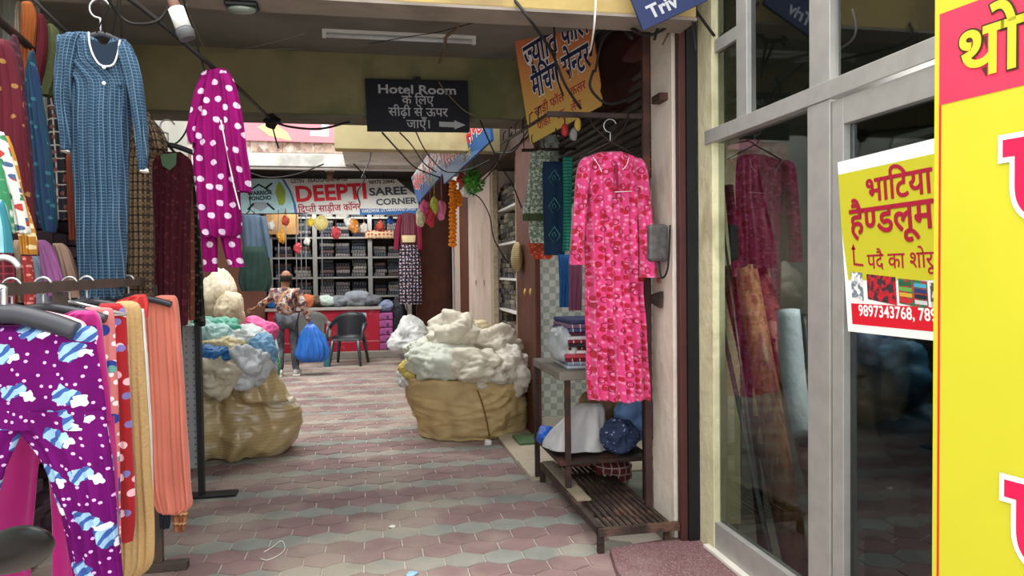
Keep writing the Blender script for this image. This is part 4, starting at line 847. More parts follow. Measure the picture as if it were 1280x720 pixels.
roll('vinyl_roll', 'reddish patchwork vinyl roll with the top in front of dark cloth', (2.08, 2.95, .05), W(946, 325, 2.1), .05, m_wr)
roll('thin_rod', 'thin pale metal rod leaning by the yellow wall behind glass', (1.90, 3.30, .05), W(900, 255, 1.92), .007, m_steelw, 'rod')
roll('thin_rod', 'grey plastic curtain rail leaning behind the shop glass', (1.89, 3.22, .05), W(901, 400, 1.9), .012, mat('grey_plastic', '8e979b', .4), 'rod')
roll('dark_tube', 'dark cardboard tube standing near the yellow wall behind glass', (1.95, 3.43, .05), W(911, 232, 1.97), .025, m_dark, 'tube')
b = B(); cloth(b, [(190, 922, 946), (230, 920, 952), (290, 922, 966), (335, 922, 972)], 3.62, thick=.035, folds=4, amp=.014, seed=91, n=30); tag(link('dark_red_curtain', b, mat('dark_red_satin', '4c1224', .6, layers=[('blot', '43101f', 6, .55)])), 'dark red satin cloth hanging inside the window above the rolls', 'cloth')
b = B(); tube(b, [W(985, 388, 2.0), W(992, 470, 1.98), W(1006, 548, 1.95)], [.055, .06, .05], 16, 5); tag(link('white_bolster', b, mat('white_quilted_wrap', 'b9c6d2', .5, var=.08, bump=.3)), 'pale plastic-wrapped white roll drooping near the window mullion', 'roll')
b = B(); tube(b, [W(1002, 395, 2.08), W(1012, 500, 2.02), W(1008, 560, 1.97)], .035, 12, 5); tag(link('black_roll', b, m_black), 'black rolled sheet behind the pale plastic-wrapped roll', 'roll')
for i, (px, py, r, c, lb) in enumerate(((1082, 440, .10, '4a6688', 'crumpled blue plastic bag behind the door, under the poster'), (1115, 470, .12, '3f6e8c', 'teal blue plastic bag hanging in the dark behind the door'), (1125, 545, .13, '35586e', 'dusky blue plastic sack lower down behind the door'), (1150, 640, .12, '6e2c3a', 'dark red bag low behind the glass door'), (1080, 480, .10, '3c4048', 'charcoal bag behind the door beside the blue ones'))):
    p = W(px, py, 2.05); sack('display_bag', lb, mat('shop_bag_'+c, c, .45), (p.x+.05*i, p.y+.02*i, p.z), (r, r, r*1.1), 20+i, None, sub=4)
b = B(); box(b, (2.0, 1.35, .036), (2.3, 2.35, .9)); tag(link('shop_counter', b, mat('dark_laminate', '3a3c40', .5)), 'dark low counter inside behind the glass door', 'counter')
for i, (px, py) in enumerate(((1100, 690), (1140, 670))):
    p = W(px, py, 1.93); b = B(); box(b, (p.x, p.y-.1, .036+.0), (p.x+.06, p.y+.1, p.z+.03), .01); tag(link('dark_parcel', b, m_dark), ['dark parcel low behind the glass door', 'second dark parcel behind the glass door by the board'][i], 'parcel')
# ================================================================== SIGNS
m_lr = mat('sign_red', 'cf1b2c', .5, var=.02); m_lw_ = mat('sign_white', 'ecebe6', .5, var=.02); m_ly = mat('sign_yellow', 'bfb92c', .5, var=.05, vs=2)
m_lk = mat('sign_black', '14141a', .5, var=.02); m_lb = mat('sign_navy', '25294f', .5, var=.02); m_lg = mat('sign_grey_lettering', 'b0b0b2', .5, var=.02)
m_ldb = mat('sign_slate_lettering', '3c4a55', .5, var=.02); m_lo = mat('sign_dark_outline', '4a2a1c', .5, var=.02); m_crim = mat('sign_crimson', 'a01c34', .5, var=.02)
# big yellow board
A = Vector((1.42, 1.657, 2.235)); dU = Vector((.165, -.986, 0)).normalized(); tilt = Vector((.0, -.018, 1)).normalized()
F = Face(A, A+dU*.95, A-Vector((.006, -.0, 2.0)))
t = thing('yellow_signboard', 'tall yellow and red shop signboard standing beside the glass door', 'signboard', (1.5, 1.2, .035))
def at(px, py):   # pixel -> (u, v) on the board
    d = ray(px, py); k = (F.tl-CAM).dot(F.N)/d.dot(F.N); q = CAM+d*k-F.tl; return q.dot(F.U)/F.w, -q.dot(F.V)/F.h
b = B(); F.board(b, .035); link('board', b, m_ly, t)
b = B(); u0, v0 = at(1175, 18); u1, v1 = at(1177, 131); F.poly(b, [(u0, v0), (1, v0), (1, v1), (u0, v1)], .0012); link('red_header', b, mat('faded_red_vinyl', 'd93450', .5, var=.04, vs=3), t)
b = B(); u2, _ = at(1183, 400); u3, _ = at(1186, 400); F.poly(b, [(u0, v1), (u0+.006, v1), (u0+.006, .985), (u0, .985)], .0014); F.poly(b, [(u0, .979), (1, .979), (1, .985), (u0, .985)], .0014); link('red_border', b, m_lr, t)
u, v = at(1198, 102); sz = (at(1196, 101)[1]-at(1196, 45)[1])*F.h/.62
b = B(); F.text(b, 'थोक', u, v, sz, lift=.003, weight=.045); link('lettering', b, m_lo, t)
b = B(); F.text(b, 'थोक', u, v, sz, lift=.0045, weight=.018); link('lettering', b, m_ly, t)
for (px, py, s) in ((1258, 301, 2.05), (1260, 724, 2.05)):
    u, v = at(px, py)
    b = B(); F.text(b, 'पर्दे'[0]+'रदे', u, v, sz*s, lift=.003, weight=.055); link('lettering', b, m_lw_, t)
    b = B(); F.text(b, 'परदे', u, v, sz*s, lift=.0045, weight=.02); link('lettering', b, mat('bright_sign_red', 'e81848', .5), t)
b = B()
for k in (0.03, .85): box(b, (F.p(k, 1).x+.01, F.p(k, 1).y-.02, .036), (F.p(k, 1).x+.045, F.p(k, 1).y+.02, F.p(0, 1).z+.02))
link('support_post', b, m_iron, t)
# poster on the glass door
PX = SX-.030
pt, pr, pbm = onX(1047, 203, PX), onX(1330, 152, PX), onX(1059, 412, PX)
F = Face(pt, onX(1172, 172, PX)+(onX(1172, 172, PX)-pt)*.45, onX(1060, 414, PX))
t = thing('door_poster', 'yellow and red curtain shop poster taped on the glass door', 'poster', pbm)
b = B(); F.board(b, .002); link('sheet', b, m_lw_, t)
b = B(); F.poly(b, [(.0, .075), (1, .075), (1, .70), (.03, .70), (.0, .4)], .0008); link('yellow_field', b, m_ly, t)
b = B(); F.poly(b, [(.04, .835), (1, .835), (1, .955), (.04, .955)], .0008); link('red_band', b, m_lr, t)
def at(px, py):
    d = ray(px, py); k = (F.tl-CAM).dot(F.N)/d.dot(F.N); q = CAM+d*k-F.tl; return q.dot(F.U)/F.w, -q.dot(F.V)/F.h
def ptext(s, px, py, hpx, m, w=.02, lift=.0016, xs=1., nm='lettering', bold=0.):
    u, v = at(px, py); _, v2 = at(px, py-hpx); b = B(); F.text(b, s, u, v, (v-v2)*F.h/.62, lift=lift, weight=w, xs=xs, bold=bold); return link(nm, b, m, t)
ptext('भािटया', 1080, 249, 27, m_crim, 0., bold=.02); ptext('है{ण}डलूम', 1059, 293, 30, m_crim, 0., lift=.0026, bold=.02); ptext('पदै का शोरूम', 1077, 333, 17, m_crim, .01)
ptext('9897343768, 7895397552', 1063, 393, 12, m_lw_, .02, xs=.95)
b = B(); q = [(1060, 331), (1060, 309), (1062, 309), (1062, 328), (1072, 328), (1072, 331)]; F.poly(b, [at(*p) for p in q], .0016); F.poly(b, [at(*p) for p in ((1058, 312), (1061, 304), (1064, 311))], .0016); link('corner_arrow', b, m_crim, t)
for i, (a, c, col) in enumerate(((1056, 1070, '6f8088'), (1075, 1110, 'b8232e'), (1113, 1148, '3a6a4a'), (1151, 1185, 'c8b8a8'))):
    b = B(); F.poly(b, [at(a, 340), at(c, 339), at(c, 374), at(a, 371)], .0012); pic = link('picture', b, mat('poster_photo_'+col, col, .5, var=.3, vs=60, layers=[('blot', ('e8e4e0', '3a3034', 'a83a34', '5e4a44')[i], 40, .5)]), t)
    if i == 2:
        b = B()
        for j, cc in enumerate(('2c5a3c', '6aa04a', 'd0a038', 'c02a34')): F.poly(b, [at(1114, 343+j*7), at(1129, 343+j*7), at(1129, 348+j*7), at(1114, 348+j*7)], .0016, mi=j)
        for j, cc in enumerate(('4aa0b8', '2a3a6a', '22303a', 'c8c8c8')): F.poly(b, [at(1132, 343+j*7), at(1147, 343+j*7), at(1147, 348+j*7), at(1132, 348+j*7)], .0016, mi=j+4)
        link('towel_print', b, [mat('print_'+cc, cc, .5, var=.02) for cc in ('2c5a3c', '6aa04a', 'd0a038', 'c02a34', '4aa0b8', '2a3a6a', '22303a', 'c8c8c8')], t)
# hotel room sign
F = Face(onY(456, 98, 5.9), onY(584.5, 101, 5.9), onY(459, 164, 5.9))
t = thing('hotel_sign', 'black hotel room sign with white lettering and an arrow, hung on the beam', 'sign', F.bl)
b = B(); F.board(b, .02); link('board', b, mat('sign_midnight', '0a0d18', .5, var=.05), t)
b = B(); F.text(b, 'Hotel Room', .5, .27, .095, align='c', weight=.022, width=.62); F.text(b, 'के लिए'.replace('लिए', 'िलए'), .5, .47, .098, align='c', weight=.012); F.text(b, 'सीढ़ी से ऊपर', .5, .70, .098, align='c', weight=.012); F.text(b, 'जाएँ।', .50, .93, .098, align='c', weight=.012)
F.poly(b, [(.70, .80), (.85, .81), (.85, .77), (.96, .86), (.85, .95), (.85, .91), (.70, .90)], .002); link('lettering', b, m_lg, t)
b = B(); p = F.p(.5, 0); box(b, (p.x-.03, 5.9, p.z), (p.x+.03, 6.0, p.z+.025)); tube(b, [p+Vector((0, -.005, .01)), F.p(.5, .06, .01)], .006, 5); link('clip', b, m_iron, t)
# orange sign
F = Face(onY(637, 12, 5.5), onY(728, -48, 5.1), onY(663, 180, 5.5)); F2 = onY(754, 128, 4.35)
t = thing('orange_sign', 'orange and yellow tailoring shop sign hanging under the front beam', 'sign', F.bl)
m_og = bpy.data.materials.new('orange_fade_vinyl'); m_og.use_nodes = True; nt = m_og.node_tree; pr_ = nt.nodes['Principled BSDF']; pr_.inputs['Roughness'].default_value = .5
tc = nn(nt, 'ShaderNodeTexCoord'); sp = nn(nt, 'ShaderNodeSeparateXYZ'); nt.links.new(tc.outputs['Generated'], sp.inputs[0]); rp_ = nn(nt, 'ShaderNodeValToRGB'); nt.links.new(sp.outputs[2], rp_.inputs[0])
e = rp_.color_ramp.elements; e[0].position = .0; e[0].color = srgb('d8bc5c'); e[1].position = 1.; e[1].color = srgb('c0303c'); q = e.new(.35); q.color = srgb('d89850'); q = e.new(.65); q.color = srgb('cc6a48'); nt.links.new(rp_.outputs[0], pr_.inputs[0])
b = B(); F.board(b, .02); link('board', b, m_og, t)
for wgt, m_, lf in ((.075, m_lw_, .003), (.03, m_lb, .0045)):
    b = B(); F.text(b, '{ज}योित फॉल'.replace('ोित', 'ोित'), .10, .47, F.h*.24, weight=wgt*.8, lift=lf, width=F.w*.86); link('lettering', b, m_, t)
    b = B(); F.text(b, 'मैिचंग से{न}टर', .14, .70, F.h*.25, weight=wgt*.8, lift=lf, width=F.w*.78); link('lettering', b, m_, t)
b = B(); F.text(b, 'साड़ी फॉल   कलर', .12, .83, F.h*.09, weight=.01, lift=.003, width=F.w*.7); F.text(b, 'पीको   रफू   लेस', .13, .935, F.h*.08, weight=.01, lift=.003, width=F.w*.6); link('lettering', b, m_crim, t)
# blue hanging sign top right
F = Face(onY(781, -22, 3.48), onY(862, -60, 3.42), onY(804, 38, 3.48))
t = thing('blue_sign', 'dark blue shop sign corner with white lettering at the top edge of the front beam', 'sign', F.bl)
b = B(); F.board(b, .02); link('board', b, mat('sign_royal_blue', '1c2850', .5, var=.06), t)
b = B(); F.text(b, 'Triv', .16, .86, .092, weight=.03, shear=-.1); link('lettering', b, m_lg, t)
b = B(); F.text(b, 'Sh', .05, .40, .09, weight=.01); link('lettering', b, mat('sign_mustard', 'a8a040', .5), t)
# two blue-red signs deeper in the passage
for nm, tl, tr, bl, lb, tx in (('side_sign', (550, 185, 9.0), (608, 120, 7.3), (555, 230, 9.0), 'blue sign with outlined red lettering over the marigold garland', 'सिलाई सेन्टर'), ('side_sign', (514, 222, 11.6), (549, 172, 9.6), (522, 254, 11.6), 'second smaller blue sign with red lettering beside the saree shop board', 'पीको सेन्टर')):
    F = Face(onY(*tl), onY(*tr), onY(*bl)); t = thing(nm, lb, 'sign', F.bl)
    b = B(); F.board(b, .03); link('board', b, mat('side_sign_blue', '24558a', .5, var=.12, vs=2), t)
    b = B(); F.poly(b, [(0, 0), (1, 0), (1, .35), (0, .5)], .001); link('dark_header', b, mat('side_sign_dusk', '3a3a5a', .5), t)
    tv = {'सिलाई सेन्टर': 'िसलाई से{न}टर', 'पीको सेन्टर': 'पीको से{न}टर'}[tx]
    for wgt, m_, lf in ((.055, m_lw_, .004), (.015, m_lr, .008)):
        b = B(); F.text(b, tv, .04, .62, F.h*.62, weight=wgt, lift=lf, width=F.w*.92); link('lettering', b, m_, t)
    b = B(); F.text(b, 'के िलए', .45, .92, F.h*.3, weight=.01, lift=.004); link('lettering', b, mat('sign_mustard', 'a8a040', .5), t)
# ================================================================== SACKS AND HEAPS
m_tan = mat('tan_woven_sack', 'c2a877', .7, var=.14, vs=5, bump=.35, bs=9, aniso=(1, 1, 3), stain=('917446', 3, .58, .4))
m_clr = mat('cream_translucent_plastic', 'c0a878', .3, var=.12, vs=5, trans=.12, spec=.8, bump=.3, bs=6, uv=True, layers=[('blot', 'e9e2d0', 3.2, .55), ('hs', 'a48c60', .028, .12)])
def open_sack(name, label, rows, Y, m, seed, ratio=.8, folds=5, amp=.03, wr=.035, wf=3.2, lip=.10, **k):
    b = B(); cloth(b, rows, Y, ratio=ratio, folds=folds, amp=amp, seed=seed, wr=wr, wf=wf, n=44, N=110, cap=(False, True), **k)
    return tag(link(name, b, m), label, 'sack')
def wrinkle(b, s, a, f, st=(1, 1, 1)):
    b.normal_update()
    for v in b.verts:
        q = Vector((v.co.x*st[0], v.co.y*st[1], v.co.z*st[2]))*f+Vector((s, s, s)); q += Vector((noise.noise(q*.5), noise.noise(q*.5+Vector((9, 0, 0))), noise.noise(q*.5+Vector((0, 9, 0)))))*1.4
        w = (1-abs(noise.noise(q))*3)*.7+(1-abs(noise.noise(q*2.2))*3)*.3; v.co += v.normal*a*w
b = B(); cloth(b, [(478, 522, 640), (469, 505, 652), (476, 503, 657), (492, 506, 655), (505, 513, 656), (518, 519, 655), (532, 525, 652), (543, 530, 644), (549, 540, 628)], 6.95, ratio=.82, folds=3, amp=.015, seed=101, wr=.02, wf=3, n=70, N=150, cap=(True, True))
wrinkle(b, 3, .022, 3.0, (1, 1, 3.2))
for v in b.verts: v.co.z = max(v.co.z, .004)
tb = tag(link('tan_sack', b, m_tan), 'big tan woven sack heaped with white plastic on the paving', 'sack')
b = B(); tube(b, [onY(x, y, 6.42) for x, y in ((597, 488), (603, 505), (608, 525), (612, 545))], .007, 5, 4); sm_ = link('seam', b, mat('brown_stitching', '6b5228', .8), tb)
# heap of wrappings on the tan sack
m_wr_ = mat('cream_crumpled_wrap', 'd6cbb6', .5, var=.08, trans=.2, bump=.2, bs=10)
HP = [('cream crumpled wrapping bag at the peak of the heap on the tan sack', 568, 420, 52, 46, 6.9, 'e2dac8'), ('beige crumpled wrapping bag on the heap near the wooden post', 615, 432, 60, 44, 6.95, 'dbd2c0'), ('pale wrapping bag drooping over the tan sack beside the post', 640, 462, 46, 50, 6.75, 'e4ddd0'),
 ('off-white wrapping bag with green tint in the middle of the heap', 548, 452, 66, 46, 6.75, 'd6d9ca'), ('ivory wrapping bag filling the front of the heap', 590, 458, 70, 40, 6.6, 'e2dac6'), ('cream wrapping bag resting over the sack rim under the peak', 612, 470, 60, 34, 6.65, 'ddd5c4'),
 ('yellow plastic bag at the tan sack corner', 515, 461, 26, 22, 6.8, 'd8c46a'), ('small white bag end below the yellow bag', 508, 474, 20, 18, 6.85, 'dcdcd8'), ('straw coloured wrapping bag at the back of the heap', 590, 418, 44, 30, 7.1, 'd2c49c'), ('pale green tinted wrapping behind the yellow bag', 530, 442, 40, 30, 7.0, 'd4d6c8')]
for i, (lb, x, y, w, h, Y, c) in enumerate(HP):
    b = B(); blobpx(b, x, y, w*1.05, h*1.05, Y, w*.0068, seed=30+i, a1=.35, a2=.13, f1=1.6, f2=3.0, sub=5); wrinkle(b, i*2.3, .011, 9, (1, 1, 1.4)); tag(link('wrapping_bag', b, mat('wrap_'+c, c, .45, var=.1, trans=.2, bump=.25, bs=12)), lb, 'bag', 'wrappings on the tan sack')
b = B(); blobpx(b, 516, 426, 52, 50, 12.3, .7, seed=51, a1=.3, a2=.12, f2=3.2, sub=5, floor=.004); c0 = onY(516, 428, 8.1)
b = B() if 0 else b; tag(link('white_sack', b, mat('white_woven_plastic', 'cfd2d0', .5, var=.08, bump=.3, bs=12)), 'white crumpled sack standing behind the tan sack', 'sack')
c = onZ(610, 553, .02); b = B(); blob(b, c, (.035, .03, .022), seed=9, a1=.3, a2=.2, sub=3, floor=.001); tag(link('plastic_scrap', b, m_white), 'scrap of white plastic on the paving by the tan sack', 'scrap')
# left sack
b = B(); cloth(b, [(452, 220, 312), (462, 215, 334), (480, 212, 350), (500, 212, 366), (520, 212, 374), (540, 214, 370), (556, 220, 362), (566, 228, 350)], 6.62, ratio=.7, folds=3, amp=.02, seed=111, wr=.03, wf=2.6, n=64, N=150, cap=(True, True))
cloth(b, [(440, 320, 326), (448, 312, 333), (462, 300, 340), (480, 292, 350), (500, 292, 358)], 6.35, ratio=.5, folds=3, amp=.01, seed=112, wr=.02, n=20, N=60, cap=(True, True))
wrinkle(b, 7, .028, 2.4, (1.6, 1, 2.2))
for v in b.verts: v.co.z = max(v.co.z, .004)
tag(link('clear_sack', b, m_clr), 'large cream translucent sack bulging on the paving, heaped with coloured bags', 'sack')
HL = [('mint green plastic bag on top of the heap by the coloured sack', 272, 412, 56, 26, 6.6, '58b89a'), ('white crumpled bag in front of the mint green one', 300, 425, 60, 30, 6.5, 'dfe6e2'), ('pale aqua bag at the rack side of the heap', 262, 425, 46, 40, 6.45, 'b4dad4'), ('blue plastic bag low in the heap beside the rack', 262, 442, 46, 20, 6.2, '2f74b4'),
 ('cream checked plastic sack leaning in the open clear sack', 270, 465, 56, 52, 6.2, 'd6ccb2'), ('white translucent bag slumped over the clear sack rim', 306, 458, 50, 46, 6.25, 'd4d8da'), ('sky blue bag at the alley side of the heap', 326, 440, 34, 34, 6.35, '7fb4d8'), ('yellow cream bag between mint and blue bags', 280, 432, 40, 18, 6.3, 'e2d2a0'), ('emerald green bag showing at the heap edge', 318, 426, 30, 22, 6.6, '2f9a68'), ('light grey bag under the sky blue bag', 330, 458, 30, 40, 6.4, 'bcc4cc')]
for i, (lb, x, y, w, h, Y, c) in enumerate(HL):
    b = B(); blobpx(b, x, y, w*1.05, h*1.1, Y, w*.006, seed=60+i, a1=.3, a2=.13, f1=1.6, f2=3.1, sub=5); wrinkle(b, i*1.7+4, .010, 9, (1.3, 1, 1)); tag(link('plastic_bag', b, mat('bagskin_'+c, c, .4, var=.1, trans=.2, spec=.5, bump=.25, bs=12)), lb, 'bag', 'bags on the clear sack')
b = B(); blobpx(b, 325, 416, 38, 36, 8.6, .4, seed=75, a1=.3, a2=.1, sub=5); tag(link('pink_bundle', b, mat('pink_plastic', 'd85a92', .5, var=.12, trans=.15)), 'bright pink plastic bundle behind the coloured heap', 'bundle')
b = B(); blob(b, (onY(329, 430, 8.7).x, 8.75, .28), (.15, .15, .28), seed=76, a2=.1, sub=4, floor=.004); tag(link('pink_sack', b, mat('rose_plastic', 'd04a72', .5, var=.12)), 'rose red sack standing under the pink bundle', 'sack')
b = B(); p = onY(339, 448, 10.3); blob(b, (p.x, 10.3, .24), (.10, .13, .29), seed=77, a2=.08, sub=4, floor=.004); tag(link('green_sack', b, mat('green_print_plastic', '2f7a44', .5, layers=[('dots', '8fc08a', 20, .2, .9)])), 'green printed sack on the ground behind the pink ones', 'sack')
b = B(); p = onY(336, 418, 10.8); blob(b, (p.x, 10.8, .30), (.13, .13, .36), seed=78, a2=.08, sub=4, floor=.004); tag(link('pale_sack', b, mat('pale_print_plastic', 'c4cfc8', .5, layers=[('dots', '8f9a94', 20, .2, .9)])), 'pale printed sack beside the man, behind the green one', 'sack')
for i, (x, y, w, h, lb) in enumerate(((272, 372, 34, 56, 'upright cream sack stacked highest by the brown wall'), (288, 388, 30, 44, 'cream sack leaning in front of the brown wall'), (266, 400, 24, 34, 'dirty white sack at the bottom of the stacked sacks'))):
    b = B(); blobpx(b, x, y, w*1.15, h*1.15, 8.7+.25*i*(1 if i != 1 else -1.2), .38, seed=80+i, a1=.2, a2=.07, f2=2.4, sub=5); tag(link('cream_sack', b, mat('cream_sack_%d' % i, ('dccfb6', 'cfc0a2', 'c9c6bc')[i], .6, var=.1, bump=.3)), lb, 'sack')
b = B(); p = onY(292, 408, 8.7); box(b, (p.x-.3, 8.5, .0), (p.x+.2, 9.0, p.z), .01); tag(link('brown_carton', b, mat('brown_carton_board', '8a6c4c', .8, var=.12)), 'brown cardboard carton under the cream sacks', 'carton')
t = thing('brown_column', 'reddish brown painted column behind the stacked sacks', 'column', (-2.6, 13.5, .12))
b = B(); xa, xb = onY(290, 340, 13.45).x, onY(331, 340, 13.45).x; box(b, (xa-.6, 13.45, .121), (xb, 13.65, 2.95), .01); link('shaft', b, mat('reddish_brown_paint', '7a5142', .8, var=.12, vs=3), t)
# ================================================================== SAREE SHOP AT THE END
YS = 13.6
def X_(px, Y=YS): return onY(px, 340, Y).x
b = B(); box(b, (-4.2, 13.25, 0), (1.46, 15.5, .12), .01); struct('trim_23', b, mat('dusty_step_stone', '9c968c', .8, var=.12, vs=4))
b = B(); box(b, (X_(520), 13.5, .12), (1.46, 13.75, 3.34)); struct('wall_shop_front', b, m_brown)
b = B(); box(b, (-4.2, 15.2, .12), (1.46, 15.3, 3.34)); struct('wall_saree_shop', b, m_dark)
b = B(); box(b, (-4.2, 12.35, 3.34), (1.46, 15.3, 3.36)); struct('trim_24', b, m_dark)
# sign board with clipped corner
Fs = Face(onY(291, 223.5, 13.35), onY(492, 214.5, 13.0), onY(296, 267, 13.35))
def at(px, py):
    d = ray(px, py); k = (Fs.tl-CAM).dot(Fs.N)/d.dot(Fs.N); q = CAM+d*k-Fs.tl; return q.dot(Fs.U)/Fs.w, -q.dot(Fs.V)/Fs.h
t = thing('saree_shop_sign', 'long white saree shop sign with red lettering above the shelves', 'sign', Fs.bl)
pts = [at(*p) for p in ((297, 267), (521, 258.5), (520, 236), (494, 214.5), (297, 223))]
b = B(); fr = [b.verts.new(Fs.p(u, v)) for u, v in pts]; bk = [b.verts.new(Fs.p(u, v)-Fs.N*.06) for u, v in pts]; b.faces.new(fr); b.faces.new(bk[::-1])
for k in range(5): b.faces.new((fr[k], bk[k], bk[(k+1) % 5], fr[(k+1) % 5]))
bmesh.ops.recalc_face_normals(b, faces=b.faces); link('board', b, mat('sign_offwhite', 'd9d9d4', .5, var=.05), t)
def fpoly(nm, P, m, lift=.003): b = B(); Fs.poly(b, [at(*p) for p in P], lift); return link(nm, b, m, t)
fpoly('pale_blue_field', [(298, 224), (355, 221), (362, 235), (367, 250), (367, 264), (298, 266)], mat('sign_pale_aqua', 'b4dbe0', .5))
fpoly('blue_swoosh', [(352, 221), (355, 221), (363, 236), (368, 252), (369, 264), (366, 264), (365, 252), (361, 237)], mat('sign_sea_blue', '2f6aa8', .5), .005)
fpoly('blue_strip', [(447, 254), (521, 250), (521, 258), (447, 261.5)], MATS['sign_sea_blue'], .005)
def st(s, px, py, hpx, wpx, m, w=.03, nm='lettering', lift=.008):
    u, v = at(px, py); _, v2 = at(px, py-hpx); b = B(); zc = (Fs.p(u, v)-CAM).dot(Fw); Fs.text(b, s, u, v, (v-v2)*Fs.h/.7, lift=lift, weight=w, width=wpx*zc/F_PX*1.02); return link(nm, b, m, t)
st('GSTIN : 05ADGPG7614F1ZF', 363, 225.8, 4.6, 70, m_lk, .02); st('98970 20845', 460, 222.5, 4.6, 32, m_lk, .02)
st('DEEPTI', 368, 248.5, 19, 88, m_lr, .035); st('SAREE', 460, 237, 9.5, 46, m_ldb, .03); st('CORNER', 468, 248.5, 7.5, 49, m_ldb, .03)
st('िद{प}ती साड़ीज कॉन^र', 371, 262.5, 8.5, 76, m_crim, .015); st('HARIDWAR, UTTARAKHAND 249201', 450, 259, 4.2, 66, m_lw_, .01)
st('WARRIOR', 308.5, 243.5, 4.8, 30, m_lk, .04); st('PONCHO', 310, 250, 4.8, 27, m_lk, .04)
fpoly('shield_logo', [(310, 256), (317, 251.5), (331, 251), (338, 254), (324, 263)], mat('sign_mid_grey', '9aa6aa', .5), .005)
for q in ([(307, 261), (315, 252.5), (317, 254), (309, 262.5)], [(342, 259.5), (333, 251.5), (331, 253), (340, 261)], [(309, 238), (323, 228), (337, 236), (336, 237.5), (323, 230.5), (310, 239.5)], [(330, 233), (339, 226), (341, 227), (332, 235)]): fpoly('blade_emblem', q, m_lk, .008)
fpoly('saree_figure', [(346, 228), (349, 224.5), (352, 228), (356, 236), (355, 250), (352, 254), (347, 254), (345, 246), (343, 238)], mat('sign_lime', '93a93a', .5, var=.2, vs=40), .006)
# shelving unit with three bays
t = thing('back_shelving', 'white metal shelving full of folded sarees along the shop back wall', 'shelving', (-1, 14.9, .12))
ys0, ys1 = 14.45, 14.85; ux = [X_(p, ys0) for p in (338, 394, 463, 505)]
for i, x in enumerate(ux):
    b = B(); box(b, (x-.04, ys0, .12), (x+.04, ys0+.04, 3.0)); link('upright', b, mat('grey_white_shelf', '9c9c98', .6), t)
shz = [onY(420, py, ys0).z for py in (395, 371, 347, 322, 297, 272)]
for z in shz:
    b = B(); box(b, (ux[0], ys0+.01, z-.02), (ux[-1], ys1, z+.015)); link('shelf_board', b, MATS['grey_white_shelf'], t)
rr = random.Random(21)
dk = [mat('dark_saree_'+c, c, .75, var=.25, vs=16, layers=[('vs', d, .06, .12)] if d else ()) for c, d in (('2b2c33', '8a8a94'), ('3c3f47', None), ('56565a', 'a8a498'), ('22252f', None), ('6e686c', 'b0aaa8'), ('343e43', '7c8a90'), ('54403e', None), ('86827a', 'b4afa6'))]
fmz = []
for k, m_ in enumerate(dk):
    for s in range(2): me = fold_mesh(.30, .26, .062, s+k*5); me.materials.append(m_); fmz.append(me)
nm_ = ['lowest', 'second', 'third', 'fourth', 'fifth', 'topmost']; bay = ['wider first', 'middle', 'narrow end']
for zi, z in enumerate(shz):
    for bi in range(3):
        x0, x1 = ux[bi]+.06, ux[bi+1]-.06; n = max(1, round((x1-x0)/.33)); stp = (x1-x0)/n
        for k in range(n):
            hh = z+.017; nj = rr.choice((3, 4, 4, 5)) if zi < 5 else 3
            for j in range(nj):
                me = rr.choice(fmz); o = bpy.data.objects.new('folded_saree', me); COL.objects.link(o); o.scale = (min(1.0, stp/.35), 1, 1); o.location = (x0+stp*(k+.5)+rr.uniform(-.01, .01), ys0+.20, hh); o.rotation_euler = (0, 0, rr.uniform(-.05, .05)+(pi if j % 2 else 0)); hh += .066
                tag(o, 'dark folded saree in the '+bay[bi]+' bay on the '+nm_[zi]+' shelf of the back shelving', 'saree', 'folded sarees, '+bay[bi]+' bay, '+nm_[zi]+' shelf')
b = B(); box(b, (X_(334, 14.4), 14.40, onY(350, 293, 14.4).z), (X_(374, 14.4), 14.449, 2.75)); tag(link('tan_board', b, mat('tan_cardboard', 'b48a5a', .8, var=.15)), 'tan board hanging under the shop sign behind the kurtas', 'board')
# counter
t = thing('red_counter', 'red shop counter with pale grey top and two small stickers', 'counter', (-1, 13.6, .12))
xa, xb = X_(333, 13.4), X_(474, 13.4); zt = onY(400, 386, 13.4).z
b = B(); box(b, (xa, 13.4, .121), (xb, 13.95, zt-.03), .008); link('body', b, mat('counter_red_laminate', 'b8243a', .5, var=.1, vs=3, stain=('cf8a90', 5, .64, .4)), t)
b = B(); box(b, (xa-.03, 13.36, zt-.03), (xb+.03, 14.0, zt+.02), .005); link('worktop', b, mat('pale_counter_top', 'b9b2ac', .5, var=.08), t)
for a, c in ((439, 446), (449, 458)):
    p, q = onY(a, 391, 13.395), onY(c, 397, 13.395); b = B(); box(b, (p.x, 13.392, q.z), (q.x, 13.40, p.z)); link('sticker', b, mat('blue_white_sticker', '9fc4dc', .5, layers=[('hs', 'e8f0f4', .04, .5)]), t)
for y in (430,):
    p = onY(340, y, 13.395); b = B(); box(b, (xa+.1, 13.396, p.z-.01), (xb-.02, 13.40, p.z+.01)); link('trim_strip', b, mat('pale_red_strip', 'd07a84', .5), t)
